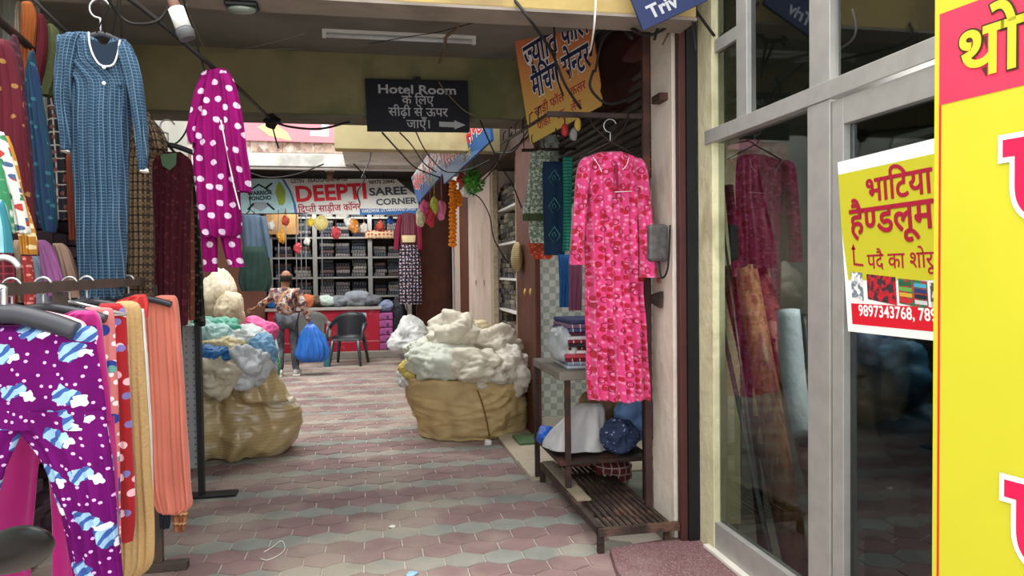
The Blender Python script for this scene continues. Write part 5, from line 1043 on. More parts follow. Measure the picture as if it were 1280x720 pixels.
for i, (x, y, w, h, c, lb) in enumerate(((384, 379, 22, 16, 'd87850', 'orange cloth bundle on the red counter beside the man'), (398, 380, 20, 14, '5a4a3c', 'dark brown cloth bundle between orange and pale ones on the counter'), (409, 378, 20, 15, 'c4d6cc', 'pale mint cloth bundle on the red counter'), (424, 379, 24, 14, '7c8288', 'grey folded cloth heap in the middle of the counter'), (446, 375, 32, 20, '9298a0', 'larger grey patterned cloth heap on the counter'), (464, 377, 22, 14, '6c7078', 'dark grey cloth heap at the counter end'), (343, 381, 18, 16, '2a78c4', 'bright blue bag on the counter at the man\'s outstretched arm'))):
    b = B(); p = onY(x, y, 13.62); s_ = 13.6/F_PX/2; blob(b, (p.x, 13.62, zt+.02+h*s_*.9), (w*s_*1.1, .2, h*s_), seed=90+i, a1=.25, a2=.1, f2=2.6, sub=4, floor=zt+.021); tag(link('cloth_bundle' if i < 6 else 'blue_bag', b, mat('bundle_'+c, c, .7, var=.2, vs=14)), lb, 'cloth' if i < 6 else 'bag')
for i in range(5):
    p = onY(482, 436-i*9, 13.5); b = B(); box(b, (p.x-.13, 13.4, .121+i*.135), (p.x+.13, 13.7, .121+i*.135+.13), .02); tag(link('pink_parcel', b, mat('pink_parcel_wrap', 'b05a9a', .5, var=.25, vs=10, layers=[('blot', '4a3a50', 12, .62)])), 'pink wrapped parcel beside the counter, '+['lowest', 'second', 'third', 'fourth', 'topmost'][i]+' of its stack', 'parcel', 'pink parcels beside the counter')
b = B(); p = onY(484, 385, 13.5); blob(b, (p.x, 13.55, .90), (.15, .14, .10), seed=7, a2=.1, floor=.80); tag(link('grey_blue_bag', b, mat('grey_blue_plastic', '8a98b4', .4, var=.1)), 'grey blue plastic bag resting on the pink parcels', 'bag')
b = B(); p = onY(499, 415, 13.45); blob(b, (p.x+.02, 13.48, .55), (.15, .14, .5), seed=8, a2=.08, f2=3.5, sub=5, floor=.122); tag(link('black_sack', b, mat('black_speckled_sack', '1e1e26', .5, layers=[('dots', '5a5a6c', 30, .2, .9)])), 'tall black sack between the pink parcels and shop doorpost', 'sack')
b = B(); box(b, (X_(509, 13.3), 13.3, .12), (X_(514, 13.3), 13.4, 2.6)); struct('trim_25', b, mat('pale_grey_doorpost', 'a39a90', .8))
# outfits hanging at the shop front
m_mb = mat('maroon_silk', '7e1a3a', .6, var=.1)
tb = thing('maroon_outfit', 'maroon jacket over black mirror-work skirt hanging at the shop doorpost', 'outfit', (.4, 13.0, 1.2))
b = B(); cloth(b, [(266, 504, 516), (271, 499, 522), (285, 498, 524), (306, 500, 522)], 13.0, thick=.07, folds=3, amp=.01, n=20, N=44); link('jacket', b, mat('striped_maroon', '5c2432', .7, uv=True, layers=[('vs', '8a5560', .03, .3)]), tb)
for s_, rows in ((1, [(268, 498, 503), (285, 494, 501), (312, 492, 499)]), (2, [(268, 517, 523), (285, 520, 527), (312, 522, 529)])):
    b = B(); cloth(b, rows, 12.97, thick=.05, folds=2, amp=.006, n=12, N=24, seed=s_); link('sleeve', b, m_mb, tb)
b = B(); cloth(b, [(294, 502, 520), (303, 503, 519)], 12.93, thick=.03, folds=2, amp=.004, n=6, N=24); link('sash_cloth', b, mat('cream_brocade', 'c9b48a', .7), tb)
b = B(); cloth(b, [(303, 501, 522), (320, 499, 525), (350, 498, 527), (380, 498, 527)], 13.0, thick=.07, folds=5, amp=.012, n=24, N=50); link('skirt', b, mat('black_mirror_work', '17161c', .6, uv=True, layers=[('dots', 'd8b8b8', 17, .27, .35), ('dots', '8a90b8', 26, .2, .6)]), tb)
m_kt = mat('slate_blue_kurta', '465768', .8, var=.1)
tb = thing('kurta_set', 'slate blue and dark green kurta set hanging beneath the shop sign', 'kurta', (-2.1, 12.6, 1.5))
p = onY(313, 262, 12.6); b = B(); tube(b, [onY(300, 276, 12.6), p, onY(324, 272, 12.6)], .012, 6); tube(b, [p, (p.x, 12.6, 3.18), (p.x, 12.3, 3.25)], .008, 5); tag(link('wire_hanger', b, m_iron), 'wire hanger with the slate blue kurta, tied to the canopy', 'hanger')
b = B(); cloth(b, [(268, 302, 322), (274, 300, 330), (300, 303, 332), (318, 304, 333)], 12.6, thick=.06, folds=4, amp=.01, n=20, N=44); link('upper_cloth', b, m_kt, tb)
b = B(); cloth(b, [(270, 326, 332), (290, 328, 336), (322, 334, 341)], 12.55, thick=.04, folds=2, amp=.005, n=12, N=24); link('sleeve', b, m_kt, tb)
b = B(); cloth(b, [(274, 297, 302), (300, 297, 301), (320, 299, 302)], 12.55, thick=.04, folds=2, amp=.005, n=12, N=24); link('sleeve', b, m_kt, tb)
b = B(); cloth(b, [(308, 304, 334), (330, 300, 338), (352, 298, 340), (364, 302, 336)], 12.55, thick=.07, folds=5, amp=.014, n=24, N=50); link('lower_cloth', b, mat('bottle_green_cotton', '1c332c', .8, var=.1), tb)
# cords, toys and tassels hung under the sign
for i, px in enumerate((348, 357, 370, 376, 382, 402)):
    b = B(); tube(b, [onY(px, 262, 13.22), onY(px+1, 372-i*2, 13.22)], .008, 4); tag(link('hanging_string', b, mat('pale_cord', '9a9ea6', .6)), ['first', 'second', 'third', 'fourth', 'fifth', 'sixth'][i]+' pale cord hanging in the saree shop front, counted from the kurta', 'cord', 'cords in the shop front')
b = B(); tube(b, [onY(298, 268, 13.2), onY(400, 266, 13.2), onY(520, 260, 13.2)], .008, 5); tag(link('toy_string', b, m_wire), 'long string stretched under the saree sign with toys on it', 'string')
TY = [(401, 279, 18, 'd8c87a', 'round multicoloured fan hanging under the shop sign'), (388, 278, 7, 'e0c030', 'small yellow toy beside the round fan'), (357, 275, 8, 'c84838', 'red and white toy bird under the sign near the kurta'), (339, 282, 8, 'd8d4cc', 'white toy bird hanging near the kurta'), (318, 280, 7, 'c8384a', 'small red tassel in front of the kurta'), (384, 302, 7, 'e0e0dc', 'small white toy bird on the green string'), (372, 310, 9, 'c8404a', 'pink toy bird low on the green string'), (435, 278, 8, 'e0e0dc', 'white toy bird in the middle of the shop front'), (442, 283, 11, 'e09040', 'orange hanging lantern under the sign'), (455, 285, 8, 'd8d0c4', 'pale hanging toy beside the orange lantern'), (475, 283, 9, 'c84838', 'red hanging ornament above the patterned border'), (420, 291, 10, 'c03a48', 'red pink ribbon hanging on the shelf edge'), (488, 276, 7, '2f5ab0', 'blue ornament near the maroon outfit'), (352, 296, 10, 'e8a030', 'yellow orange flower garland bit under the tan board')]
for i, (x, y, d, c, lb) in enumerate(TY):
    b = B(); p = onY(x, y, 13.2); s_ = 13.2/F_PX
    if i == 0: lathe(b, (p.x, p.y, p.z), [(.02, -.015), (d*s_/2, -.01), (d*s_/2, .01), (.02, .015)], 24, 'y')
    else: blob(b, p, (d*s_/2, .05, d*s_*.7), seed=i+120, sub=3, a1=.4, a2=.1)
    tube(b, [p+Vector((0, 0, d*s_/2)), (p.x, p.y, onY(x, 264, 13.2).z+.05)], .004, 4)
    tag(link('hanging_toy', b, mat('toy_'+c, c, .6, layers=[('dots', 'e8e8e0', 22, .25, .9), ('dots', '3f8a5a', 26, .2, .9)])), lb, 'toy')
b = B(); cloth(b, [(288, 456, 492), (298, 456, 492)], 14.43, thick=.02, folds=6, amp=.01, n=6, N=44); tag(link('patterned_border', b, mat('patterned_border_cloth', 'b09a78', .8, uv=True, layers=[('dots', '8a3a30', 14, .3, .3)])), 'patterned border cloth along the upper shelf edge', 'cloth')
# plastic chair
def chair(name, label, cx, cy, rz, m, z0=0.):
    t = thing(name, label, 'chair', (cx, cy, z0), rz); L = dict(local=True)
    b = B()
    for i in range(9):
        pass
    box(b, (-.23, -.22, .40), (.23, .20, .43), .012); link('seat', b, m, t, **L)
    b = B(); N_ = 22; rows = []
    for j in range(7):
        v = j/6; ring = []
        for i in range(N_+1):
            a = pi*(-.08+1.16*i/N_); rx = .27+.03*v; ry = .24+.05*v; top = .64+.22*max(0, sin(a))**.7; z = .42+(top-.42)*v
            ring.append(b.verts.new((rx*cos(a), -.02+ry*sin(a)*(1+.15*v), z)))
        rows.append(ring)
    for j in range(6):
        for i in range(N_):
            if j in (1, 2, 3) and (i < 5 or i > N_-6): continue
            f = b.faces.new((rows[j][i], rows[j][i+1], rows[j+1][i+1], rows[j+1][i])); f.smooth = True
    bmesh.ops.solidify(b, geom=b.faces[:], thickness=.014); link('backrest', b, m, t, **L)
    for sx in (-1, 1):
        for sy in (-1, 1):
            b = B(); tube(b, [(sx*.21, sy*.19, .41), (sx*.235, sy*.22, .2), (sx*.26, sy*.255, .002)], [.034, .028, .024], 8); link('leg', b, m, t, **L)
        b = B(); tube(b, [(sx*.28, -.24, .42), (sx*.295, -.22, .56), (sx*.295, -.12, .655), (sx*.29, .04, .665)], [.024, .024, .03, .026], 8, 3); link('armrest', b, m, t, **L)
    return t
g = onZ(424, 459); chair('plastic_chair', 'dark grey moulded plastic armchair in front of the red counter', -.36, 12.5, radians(-14), mat('dark_grey_chair_plastic', '3b3d42', .3, var=.04, spec=.6))
chair('plastic_chair', 'pale grey plastic chair half hidden behind the blue carrier bag', -1.0, 13.0, radians(10), mat('pale_chair_plastic', '8e8f8c', .45, var=.06))
b = B(); p = onZ(409, 458); lathe(b, (p.x, p.y, .002), [(.05, 0), (.055, .02), (.055, .2), (.03, .24)], 14); tag(link('teal_bottle', b, mat('teal_plastic', '2f7f8c', .3, spec=.6)), 'teal plastic jar on the ground below the blue carrier bag', 'jar')
# marigold garland, leaf bunch, fabric flowers
def beads(name, label, P, r, m, cat, n=14):
    b = B()
    for i in range(n):
        p = P[0].lerp(P[1], i/(n-1)); res = bmesh.ops.create_icosphere(b, subdivisions=2, radius=r*(1 if i % 2 else .9))
        for v in res['verts']: v.co = Vector((v.co.x, v.co.y, v.co.z*.6))*(1+.25*noise.noise(v.co*60+Vector((i, 0, 0))))+p
    return tag(tag(link(name, b, m), label, cat), kind=None)
t = thing('marigold_garland', 'orange marigold garland hanging beside the cream pier', 'garland', onY(566, 310, 9.4))
m_mg = mat('marigold_orange', 'e8881c', .8, var=.2, vs=30, bump=.5, bs=60)
for (x, y0, y1, n) in ((566, 228, 306, 16), (573, 240, 255, 4)):
    for i in range(n):
        p = onY(x, y0+(y1-y0)*i/(n-1), 9.4); b = B(); res = bmesh.ops.create_icosphere(b, subdivisions=2, radius=.052)
        for v in res['verts']: v.co = Vector((v.co.x, v.co.y, v.co.z*.62))*(1+.5*noise.noise(v.co*50+Vector((i, 0, 0))))+p
        link('flower', b, m_mg, t)
b = B(); q = onY(567, 306, 9.4); tube(b, [q, (q.x, q.y, .002)], .012, 6); tag(link('white_cord', b, mat('pale_cord', '9a9ea6', .6)), 'pale cord hanging straight under the marigold garland', 'pipe')  # a pale cord under the garland, drawn down to the ground
b = B(); rr = random.Random(2); c = onY(592, 226, 8.6)
for i in range(260):
    d = Vector((rr.gauss(0, 1), rr.gauss(0, 1), rr.gauss(0, 1))).normalized(); p = c+Vector((d.x*.13, d.y*.12, d.z*.17))*rr.uniform(.4, 1); a = Vector((rr.gauss(0, 1), rr.gauss(0, 1), rr.gauss(0, 1))).normalized()*.035; e_ = d.cross(a).normalized()*.014
    q = [b.verts.new(p+w) for w in (a*-1, e_, a, -e_)]; b.faces.new(q)
tube(b, [c, (c.x, c.y, 2.8)], .004, 4); tag(link('leaf_bunch', b, mat('fresh_green_leaves', '4f9a34', .6, var=.3, vs=20)), 'bushy bunch of bright green plastic leaves by the blue sign', 'leaves', kind='stuff')
for i, (x, y, c, lb) in enumerate(((577, 224, 'c8283a', 'red fabric flower between blue sign and green leaves'), (582, 240, 'dcdcd4', 'white fabric flower under the red one'), (530, 262, 'd05a8a', 'pink fabric flower bunch hanging near the saree sign'), (538, 272, 'c03a4a', 'crimson fabric flower below the pink bunch'), (543, 258, 'b8c85a', 'lime green fabric flower bunch'), (552, 262, 'd87aa8', 'rose pink fabric flowers beside the marigold garland'), (526, 272, 'c8c4a0', 'cream fabric flower lowest in the row'))):
    b = B(); blobpx(b, x, y, 11, 20 if i > 1 else 12, 9.7 if i > 1 else 8.8, .14, seed=i+140, sub=3, a1=.4, a2=.15); q = onY(x, y, 9.7 if i > 1 else 8.8); tube(b, [q, (q.x, q.y, 3.18)], .003, 4); tag(link('fabric_flower', b, mat('flower_'+c, c, .8, var=.3, vs=25)), lb, 'flower')
# heart stickers on the piers
for px, py, lb in ((600, 354, 'pair of brown butterfly stickers on the cream pier'), (557, 352, 'small brown stickers on the farther cream pier')):
    b = B()
    for s_ in (-1, 1):
        c = onX(px+s_*5, py, 1.455); vs = [b.verts.new(c+Vector((0, -s_*a*.01, z*.01))) for a, z in ((0, -5), (4, 0), (4, 4), (1, 5), (-2, 3), (-3, 0))]; b.faces.new(vs)
    tag(link('wall_sticker', b, mat('brown_sticker', '7a5a3a', .6)), lb, 'sticker')
# ================================================================== THE MAN
def skin(name, V, E_, Rr, m, parent, sub=2):
    me = bpy.data.meshes.new(name); me.from_pydata([tuple(v) for v in V], E_, []); o = bpy.data.objects.new(name, me); COL.objects.link(o)
    o.modifiers.new('s', 'SKIN'); 
    for i, r in enumerate(Rr):
        sv = me.skin_vertices[0].data[i]; sv.radius = (r, r) if not isinstance(r, tuple) else r; sv.use_root = (i == 0)
    md = o.modifiers.new('u', 'SUBSURF'); md.levels = sub; md.render_levels = sub
    bpy.context.view_layer.update(); dg = bpy.context.evaluated_depsgraph_get(); new = bpy.data.meshes.new_from_object(o.evaluated_get(dg))
    bpy.data.objects.remove(o); bpy.data.meshes.remove(me)
    for p in new.polygons: p.use_smooth = True
    new.materials.clear(); new.materials.append(m); n = bpy.data.objects.new(name, new); COL.objects.link(n); n.parent = parent; return n
MX, MY = onZ(361, 467).x, 11.45
man = thing('person', 'man seen from behind in patterned shirt and grey jeans carrying a blue bag', 'person', (MX, MY, 0))
m_skin = mat('brown_skin', '8a5f48', .6, var=.05); m_sh_ = mat('patterned_shirt', '8d7a72', .85, layers=[('blot', '3c3038', 13, .50), ('blot', 'c98a5a', 17, .58), ('blot', 'cdbfb4', 15, .58), ('blot', '7a3038', 19, .60)])
m_je = mat('faded_grey_jeans', '45474d', .85, var=.25, vs=8, stain=('7c828a', 6, .55, .6))
def rel(px, py, dy=0.): p = onY(px, py, MY+dy); return Vector((p.x-MX, dy, p.z))
# facing away from the camera (+Y); striding, the nearer foot on his right
pel = Vector((.02, 0, .84)); sp1 = Vector((0, .01, 1.0)); sp2 = Vector((-.02, .03, 1.16)); nk = Vector((-.02, .05, 1.30)); hd0 = Vector((-.01, .06, 1.38)); hd1 = Vector((0, .07, 1.47)); 
shL, shR = Vector((-.19, .03, 1.24)), Vector((.17, .03, 1.24))
elL = rel(339, 374, .02); haL = rel(320, 384, .05); fiL = rel(313, 388, .06)
elR = Vector((.26, -.02, 1.0)); haR = rel(388, 404, -.02); fiR = haR+Vector((.02, 0, -.07))
hL, hR = Vector((-.10, 0, .82)), Vector((.10, 0, .82)); kL, kR = Vector((-.10, .05, .46)), Vector((.11, -.03, .45)); aL, aR = Vector((-.09, -.10, .10)), Vector((.13, -.06, .08))
fL, fR = Vector((-.13, .05, .05)), Vector((.15, .10, .04))
Vb = [pel, sp1, sp2, nk, hd0, hd1, shL, elL, haL, shR, elR, haR, hL, kL, aL, fL, hR, kR, aR, fR]
Eb = [(0, 1), (1, 2), (2, 3), (3, 4), (4, 5), (2, 6), (6, 7), (7, 8), (2, 9), (9, 10), (10, 11), (0, 12), (12, 13), (13, 14), (14, 15), (0, 16), (16, 17), (17, 18), (18, 19)]
Rb = [.12, .11, .12, .052, .075, .085, .05, .038, .024, .05, .038, .024, .075, .05, .035, .03, .075, .05, .035, .03]
skin('body', Vb, Eb, Rb, m_skin, man)
skin('shirt', [pel+Vector((0, 0, .03)), sp1, sp2, nk-Vector((0, 0, .06)), shL, elL, haL.lerp(elL, .12), shR, elR, haR.lerp(elR, .12)], [(0, 1), (1, 2), (2, 3), (2, 4), (4, 5), (5, 6), (2, 7), (7, 8), (8, 9)], [(.165, .14), (.16, .13), (.175, .135), .095, .078, .06, .045, .078, .06, .045], m_sh_, man)
skin('jeans', [pel, hL, kL, aL+Vector((0, 0, -.02)), hR, kR, aR+Vector((0, 0, -.01))], [(0, 1), (1, 2), (2, 3), (0, 4), (4, 5), (5, 6)], [(.15, .13), .088, .066, .054, .088, .066, .054], m_je, man)
for a, s_ in ((aL, fL), (aR, fR)):
    b = B(); c = Vector((MX, MY, 0)); P = a.lerp(s_, .45); dr_ = (s_-a); dr_.z = 0; dr_.normalize(); lo = .0
    res = bmesh.ops.create_icosphere(b, subdivisions=3, radius=1)
    for v in res['verts']:
        n = v.co.copy(); q = dr_*n.y*.145+Vector((dr_.y, -dr_.x, 0))*n.x*(.052+.01*n.y)+Vector((0, 0, n.z*(.055-.02*n.y))); v.co = c+Vector((P.x, P.y, .055))+q; v.co.z = max(v.co.z, .001)
    shoe = link('shoe', b, mat('white_trainer', 'd0cec8', .6, var=.15, vs=20, layers=[('blot', '8a8a86', 18, .6)]), man, smooth=True)
    b = B(); box(b, (c.x+P.x-.052, c.y+P.y-.14, .001), (c.x+P.x+.052, c.y+P.y+.13, .02), .008); link('sole', b, m_white, shoe)
# face, ears and a fringe of hair around a balding crown
b = B(); hc = Vector((MX, MY, 0))+Vector((0, .07, 1.455)); res = bmesh.ops.create_icosphere(b, subdivisions=4, radius=1)
for v in res['verts']:
    n = v.co.copy(); x = n.x*.080; y = n.y*.096; z = n.z*.108
    if n.y > .55: y += .012*max(0, 1-abs(n.x)*5)*max(0, 1-abs(n.z+.05)*4)      # nose
    if n.y > .5 and .05 < n.z < .3 and .15 < abs(n.x) < .5: y -= .006           # eye sockets
    if n.z < -.4: x *= .86; y *= .95
    v.co = hc+Vector((x, y, z))
link('head', b, m_skin, man, smooth=True)
for s_ in (-1, 1):
    b = B(); blob(b, hc+Vector((s_*.078, .0, -.005)), (.012, .022, .032), seed=1, sub=2, a1=0, a2=0); link('ear', b, m_skin, man)
    b = B(); blob(b, hc+Vector((s_*.028, .088, .02)), (.012, .006, .007), seed=1, sub=2, a1=0, a2=0); link('eye', b, m_white, man)
b = B(); box(b, hc+Vector((-.024, .086, -.052)), hc+Vector((.024, .092, -.044))); link('mouth', b, mat('lip_brown', '6a3c34', .6), man)
b = B(); res = bmesh.ops.create_icosphere(b, subdivisions=4, radius=1)
for v in res['verts']:
    n = v.co.copy(); v.co = hc+Vector((n.x*.088, n.y*.101-.004, n.z*.113))
bmesh.ops.delete(b, geom=[v for v in b.verts if (v.co-hc).z > .040+.01*noise.noise(v.co*40) or (v.co-hc).y > .03 or (v.co-hc).z < -.062], context='VERTS')
link('hair', b, mat('black_grey_hair', '24201e', .8, var=.3, vs=60), man, smooth=True)
# hands with five fingers
def hand(wr_, d, side, curl):
    d = d.normalized(); nrm = Vector((0, -1, .1)).normalized(); lat = d.cross(nrm).normalized()*side; nrm = lat.cross(d).normalized()
    palm = wr_+d*.05; V = [palm, wr_, palm+d*.035]; E2 = [(0, 1), (0, 2)]; R2 = [(.032, .016), .022, (.034, .014)]
    for k, (o_, ln) in enumerate(((-.026, .062), (-.009, .072), (.009, .068), (.025, .054))):
        b0 = palm+d*.03+lat*o_; j1 = b0+d*ln*.45; ax_ = (d*cos(curl)-nrm*sin(curl)*-1).normalized(); j2 = j1+ax_*ln*.35; ax2 = (d*cos(curl*2)+nrm*sin(curl*2)).normalized(); j3 = j2+ax2*ln*.3
        i0 = len(V); V += [b0, j1, j2, j3]; E2 += [(2, i0), (i0, i0+1), (i0+1, i0+2), (i0+2, i0+3)]; R2 += [.010, .009, .008, .007]
    i0 = len(V); V += [palm-lat*.03, palm-lat*.055+d*.02, palm-lat*.06+d*.045]; E2 += [(0, i0), (i0, i0+1), (i0+1, i0+2)]; R2 += [.013, .010, .008]
    skin('hand', V, E2, R2, m_skin, man, 1)
hand(haL, fiL-haL, 1, .35); hand(haR, fiR-haR, -1, 1.1)
# blue carrier bag in his hand
hw = Vector((MX, MY, 0))+haR+Vector((.02, 0, -.10)); m_bb = mat('blue_carrier_plastic', '2a74d0', .35, var=.12, vs=6, trans=.15, spec=.6)
b = B(); cloth(b, [(405, 385, 392), (410, 380, 397), (418, 374, 404), (428, 370, 410), (440, 367, 414), (447, 369, 412), (452, 378, 402)], 11.42, ratio=.6, folds=7, amp=.014, seed=201, wr=.015, wf=6, n=36, N=90, cap=(True, True))
tb = tag(link('carrier_bag', b, m_bb), 'bulging blue plastic carrier bag held in the man\'s hand', 'bag')
b = B(); tube(b, [onY(386, 409, 11.42), onY(389, 401, 11.42), onY(392, 409, 11.42)], .012, 6, 4); link('handle', b, m_bb, tb)
# grey-checked cloth by the bag
b = B(); p = onY(392, 400, 12.0)
# ================================================================== CEILING FITTINGS
zc_ = 3.262
p = onZ(403, 44, zc_-.03); q = onZ(596, 48, zc_-.03); q.y = p.y = (p.y+q.y)/2
t = thing('tube_light', 'long unlit white fluorescent tube on the grey ceiling', 'lamp', ((p.x+q.x)/2, p.y, zc_-.06))
b = B(); box(b, (p.x, p.y-.018, zc_-.025), (q.x, p.y+.018, zc_-.001), .003); link('batten', b, m_white, t)
b = B(); tube(b, [(p.x+.03, p.y, zc_-.045), (q.x-.03, p.y, zc_-.045)], .014, 10); link('tube', b, mat('tube_glass', 'dcdfe2', .3), t)
for x in (p.x+.015, q.x-.015):
    b = B(); box(b, (x-.014, p.y-.016, zc_-.062), (x+.014, p.y+.016, zc_-.001), .003); link('end_cap', b, m_white, t)
p = onZ(308, 16, 2.80) ; t = thing('bulkhead_lamp', 'small oval glass bulkhead lamp fixed under the front beam', 'lamp', (p.x, 3.66, 2.76))
b = B(); box(b, (p.x-.075, 3.60, 2.775), (p.x+.075, 3.70, 2.801), .012); link('lamp_base', b, m_black, t)
b = B(); res = bmesh.ops.create_icosphere(b, subdivisions=3, radius=1)
for v in res['verts']: v.co = Vector((p.x+v.co.x*.066, 3.65+v.co.y*.04, 2.772+v.co.z*.022))
link('lens', b, mat('dull_lamp_glass', '6a7468', .15, spec=.8), t, smooth=True)
def bulb(px, py, Y, s, lb, tilt=Vector((.35, 0, -1))):
    c = onY(px, py, Y); t = thing('light_bulb', lb, 'bulb', c); d = tilt.normalized()
    b = B(); tube(b, [c-d*.09*s, c-d*.02*s], [.02*s, .024*s], 12); link('holder', b, mat('brown_bakelite', '8a6858', .5), t)
    b = B(); tube(b, [c-d*.02*s, c+d*.07*s], .034*s, 14); link('bulb_body', b, m_white, t)
    b = B(); tube(b, [c+d*.07*s, c+d*.085*s, c+d*.12*s], [.032*s, .04*s, .034*s], 14); link('bulb_base', b, mat('grey_bulb_rim', '5a5c5c', .5), t)
    b = B(); tube(b, [c-d*.09*s, c-d*.09*s+Vector((0, 0, .35*s))], .004, 5); link('flex', b, m_wire, t)
bulb(222, 16, 3.5, 1.0, 'white LED bulb hanging askew from wires at the front beam')
bulb(412, 211, 12.6, 2.2, 'white bulb hanging beneath the canopy over the saree sign', Vector((0, 0, 1)))
# ================================================================== CABLES
def cable(label, pts, r=.006, m=m_wire, cat='cable', nm='cable'):
    b = B(); tube(b, [onY(*p) for p in pts], r, 6, 6); return tag(link(nm, b, m), label, cat)
cable('thick black cable slanting over the polka-dot night suit', [(150, -10, 3.45), (180, 12, 3.5), (215, 40, 3.55), (268, 86, 3.7), (300, 112, 4.2), (337, 148, 5.9)], .011)
cable('black cable sagging from the knot to the hotel sign', [(337, 149, 5.9), (360, 158, 5.92), (400, 161, 5.94), (437, 152, 5.96)], .009)
b = B(); p = onY(339, 152, 5.9); blob(b, p, (.05, .04, .045), seed=2, sub=3, a1=.5, a2=.3); tube(b, [p, p+Vector((.03, 0, -.13)), p+Vector((.05, 0, -.2))], .006, 5, 3); tag(link('cable_knot', b, m_wire), 'black taped knot of cable under the mossy beam', 'knot')
cable('thin pale twine tied between the ceiling and the mossy beam', [(232, 5, 3.55), (242, 30, 4.5), (264, 66, 5.9), (320, 58, 5.7), (380, 42, 5.4)], .003, mat('pale_twine', '9c9584', .8), 'twine')
cable('second pale twine running flat along the ceiling', [(264, 66, 5.9), (320, 62, 5.95), (420, 60, 5.9), (470, 54, 5.6)], .003, MATS['pale_twine'], 'twine')
cable('pair of dark strings holding the polka-dot night suit', [(228, -5, 3.5), (240, 36, 3.6), (257, 92, 3.7)], .004)
cable('black cable rising above the blue checked gown', [(130, -8, 3.3), (150, 20, 3.4), (170, 30, 3.4), (200, 24, 3.5), (218, -6, 3.5)], .006)
for i, (x0, x1) in enumerate(((142, 118), (148, 140), (150, 152), (122, 132))): cable(['first', 'second', 'third', 'fourth'][i]+' thin string above the checked gown, '+['ending by its sleeve', 'ending at its neckline', 'ending at its shoulder', 'ending at its hanger'][i], [(x0, -6, 3.42), ((x0+x1)/2, 20, 3.45), (x1, 46, 3.5)], .003)
cable('black cable beside the pale wall behind the night suit', [(238, 143, 6.3), (232, 165, 6.5), (218, 180, 6.5), (200, 175, 6.4)], .008)
cable('dark cable crossing the front beam and orange sign', [(638, -6, 3.6), (665, 28, 3.5), (690, 66, 3.9), (706, 105, 4.0), (726, 136, 4.1)], .008)
cable('black cable hanging down the orange sign', [(690, -4, 3.7), (693, 40, 3.9), (695, 90, 4.2), (704, 120, 4.3)], .006)
cable('white flex hanging over the front beam beside the maroon tarpaulin', [(745, -8, 3.5), (743, 30, 3.5), (739, 58, 3.7), (736, 66, 3.9)], .005, m_white)
for i, P in enumerate((((790, 48, 3.7), (770, 30, 3.9), (745, 42, 4.0), (738, 70, 4.1)), ((800, 40, 3.65), (780, 34, 3.8), (755, 46, 4.0), (744, 90, 4.1)), ((845, 8, 3.7), (838, 30, 3.7), (812, 44, 3.7), (790, 38, 3.7)), ((846, 0, 3.6), (842, 20, 3.65), (826, 26, 3.7), (818, 50, 3.7)), ((742, 88, 4.0), (738, 110, 4.0), (760, 130, 4.05), (790, 122, 4.1)))): cable(['black cable curling from the blue sign to the orange one', 'second black cable dropping beside the orange sign', 'black cable looping above the white pier', 'thin black cable loop close under the blue sign', 'dark cable bending over the bracket arm'][i], P, .008)
cable('brown cable falling on the white pier top', [(844, 18, 3.78), (838, 36, 3.79), (828, 56, 3.80)], .005, mat('brown_flex', '5e4a3a', .7))
cable('black cable end hanging on the yellow column', [(862, 6, 3.58), (866, 30, 3.58), (870, 66, 3.58)], .005)
cable('black cable stretching from the pipe top to the window frame', [(860, -2, 3.55), (876, 22, 3.6), (893, 45, 3.62)], .008)
cable('bundle of dark wire down the brown post', [(600, 150, 5.7), (622, 200, 5.7), (640, 230, 5.9), (652, 260, 6.2)], .006)
cable('black cable curving from the post over the side shelf', [(586, 240, 6.9), (600, 248, 6.9), (612, 270, 6.9), (618, 300, 6.9), (636, 330, 6.9)], .006)
cable('thin black cable in front of the side signs', [(520, 165, 6.3), (533, 190, 6.6), (556, 214, 7.0), (586, 212, 6.9), (612, 200, 6.8)], .006)
cable('black cable drooping across the white canopy', [(310, 215, 11.7), (335, 222, 11.7), (370, 218, 11.7), (405, 205, 11.7)], .012)
cable('crossed dark cable over the saree sign end', [(432, 195, 11.6), (445, 208, 11.6), (456, 222, 11.7), (447, 240, 12.5), (450, 254, 12.6)], .012)
cable('dark cable from the canopy crossing to the side sign', [(462, 150, 8.6), (464, 180, 9.5), (462, 200, 10.5), (452, 222, 12)], .01)
cable('long dark cable under the cream beam', [(478, 166, 6.4), (500, 190, 8), (520, 210, 9.5), (550, 222, 9.3)], .009)
cable('second dark cable rising to the hotel sign', [(500, 166, 6.3), (515, 182, 7), (530, 204, 8), (545, 215, 8.5)], .007)
cable('dark cable fan above the side shelf', [(612, 190, 7.2), (640, 190, 6.9), (655, 170, 6.6), (668, 150, 6.3)], .008)
cable('second dark cable fan above the side shelf', [(602, 228, 7.4), (625, 200, 7.0), (640, 165, 6.5)], .008)
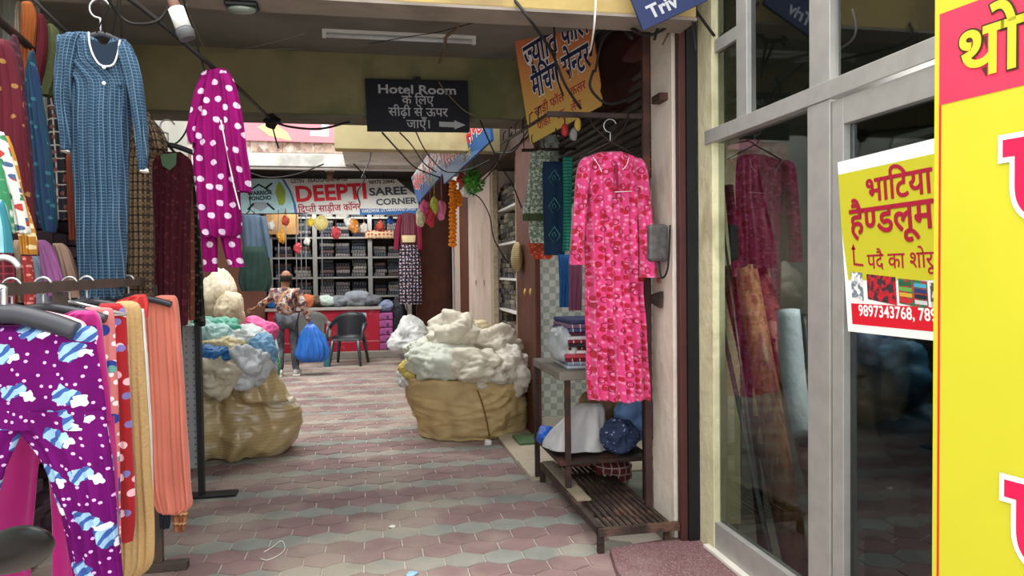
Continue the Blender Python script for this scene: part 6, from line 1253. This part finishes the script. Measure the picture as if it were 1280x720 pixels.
cable('knotted rag cord hanging on the ceiling by the tube light', [(573, 22, 4.2), (571, 36, 4.6), (558, 46, 4.8), (556, 60, 5.2), (549, 78, 5.6)], .011, mat('rag_brown', '7c6a50', .9))
cable('thin string crossing to the rag cord', [(460, 55, 5.6), (510, 46, 5.2), (548, 40, 4.8), (600, 26, 4.2)], .003)
cable('thin dark wire crossing the hotel sign corner', [(548, 102, 5.85), (560, 118, 5.85), (580, 138, 5.85), (598, 146, 5.88)], .005, MATS['rag_brown'])
# litter on the paving
for i, (px, py, c, lb) in enumerate(((515, 717, '8fb4cc', 'scrap of pale blue plastic on the paving at the lower edge'), (490, 658, 'd8d4cc', 'tiny white paper scrap on a red paver'))):
    b = B(); blob(b, onZ(px, py, .006), (.032-.015*i, .025-.01*i, .008), seed=i+5, sub=3, a1=.3, a2=.2, floor=.002); tag(link('litter_scrap', b, mat('litter_'+c, c, .5)), lb, 'litter')
cable('thin white thread tangle on the pavers near the rack', [*[(x, y, onZ(x, y, .004).y) for x, y in ((330, 690), (340, 684), (352, 676), (356, 686), (348, 694), (334, 700), (326, 698))]], .002, m_white, 'thread', 'thread')
# added fittings, unseen in the place, put at the shop fill lights
for (x, y, z, sx, sy, lb, top) in ((-.6, 12.0, 3.135, 1.3, .04, 'long added tube fitting under the white canopy in front of the saree sign', 3.17), (-.6, 14.0, 2.925, 1.1, .04, 'added tube fitting inside the saree shop above the shelves', 3.34), (2.3, 5.2, 2.62, .3, .03, 'small added tube fitting in the open side shop behind the stand', 3.2), (2.54, 2.6, 2.14, .03, .6, 'added tube fitting hung inside the glazed corner shop', 3.3)):
    t = thing('added_tube_fitting', lb, 'lamp', (x, y, z))
    b = B(); box(b, (x-sx, y-sy, z), (x+sx, y+sy, z+.03), .004); link('batten', b, m_white, t)
    if top-z > .06:
        for s_ in (-.8, .8):
            b = B(); q = Vector((x+s_*sx*(sx > sy), y+s_*sy*(sy > sx), z+.03)); tube(b, [q, (q.x, q.y, top)], .006, 5); link('suspension_rod', b, m_iron, t)
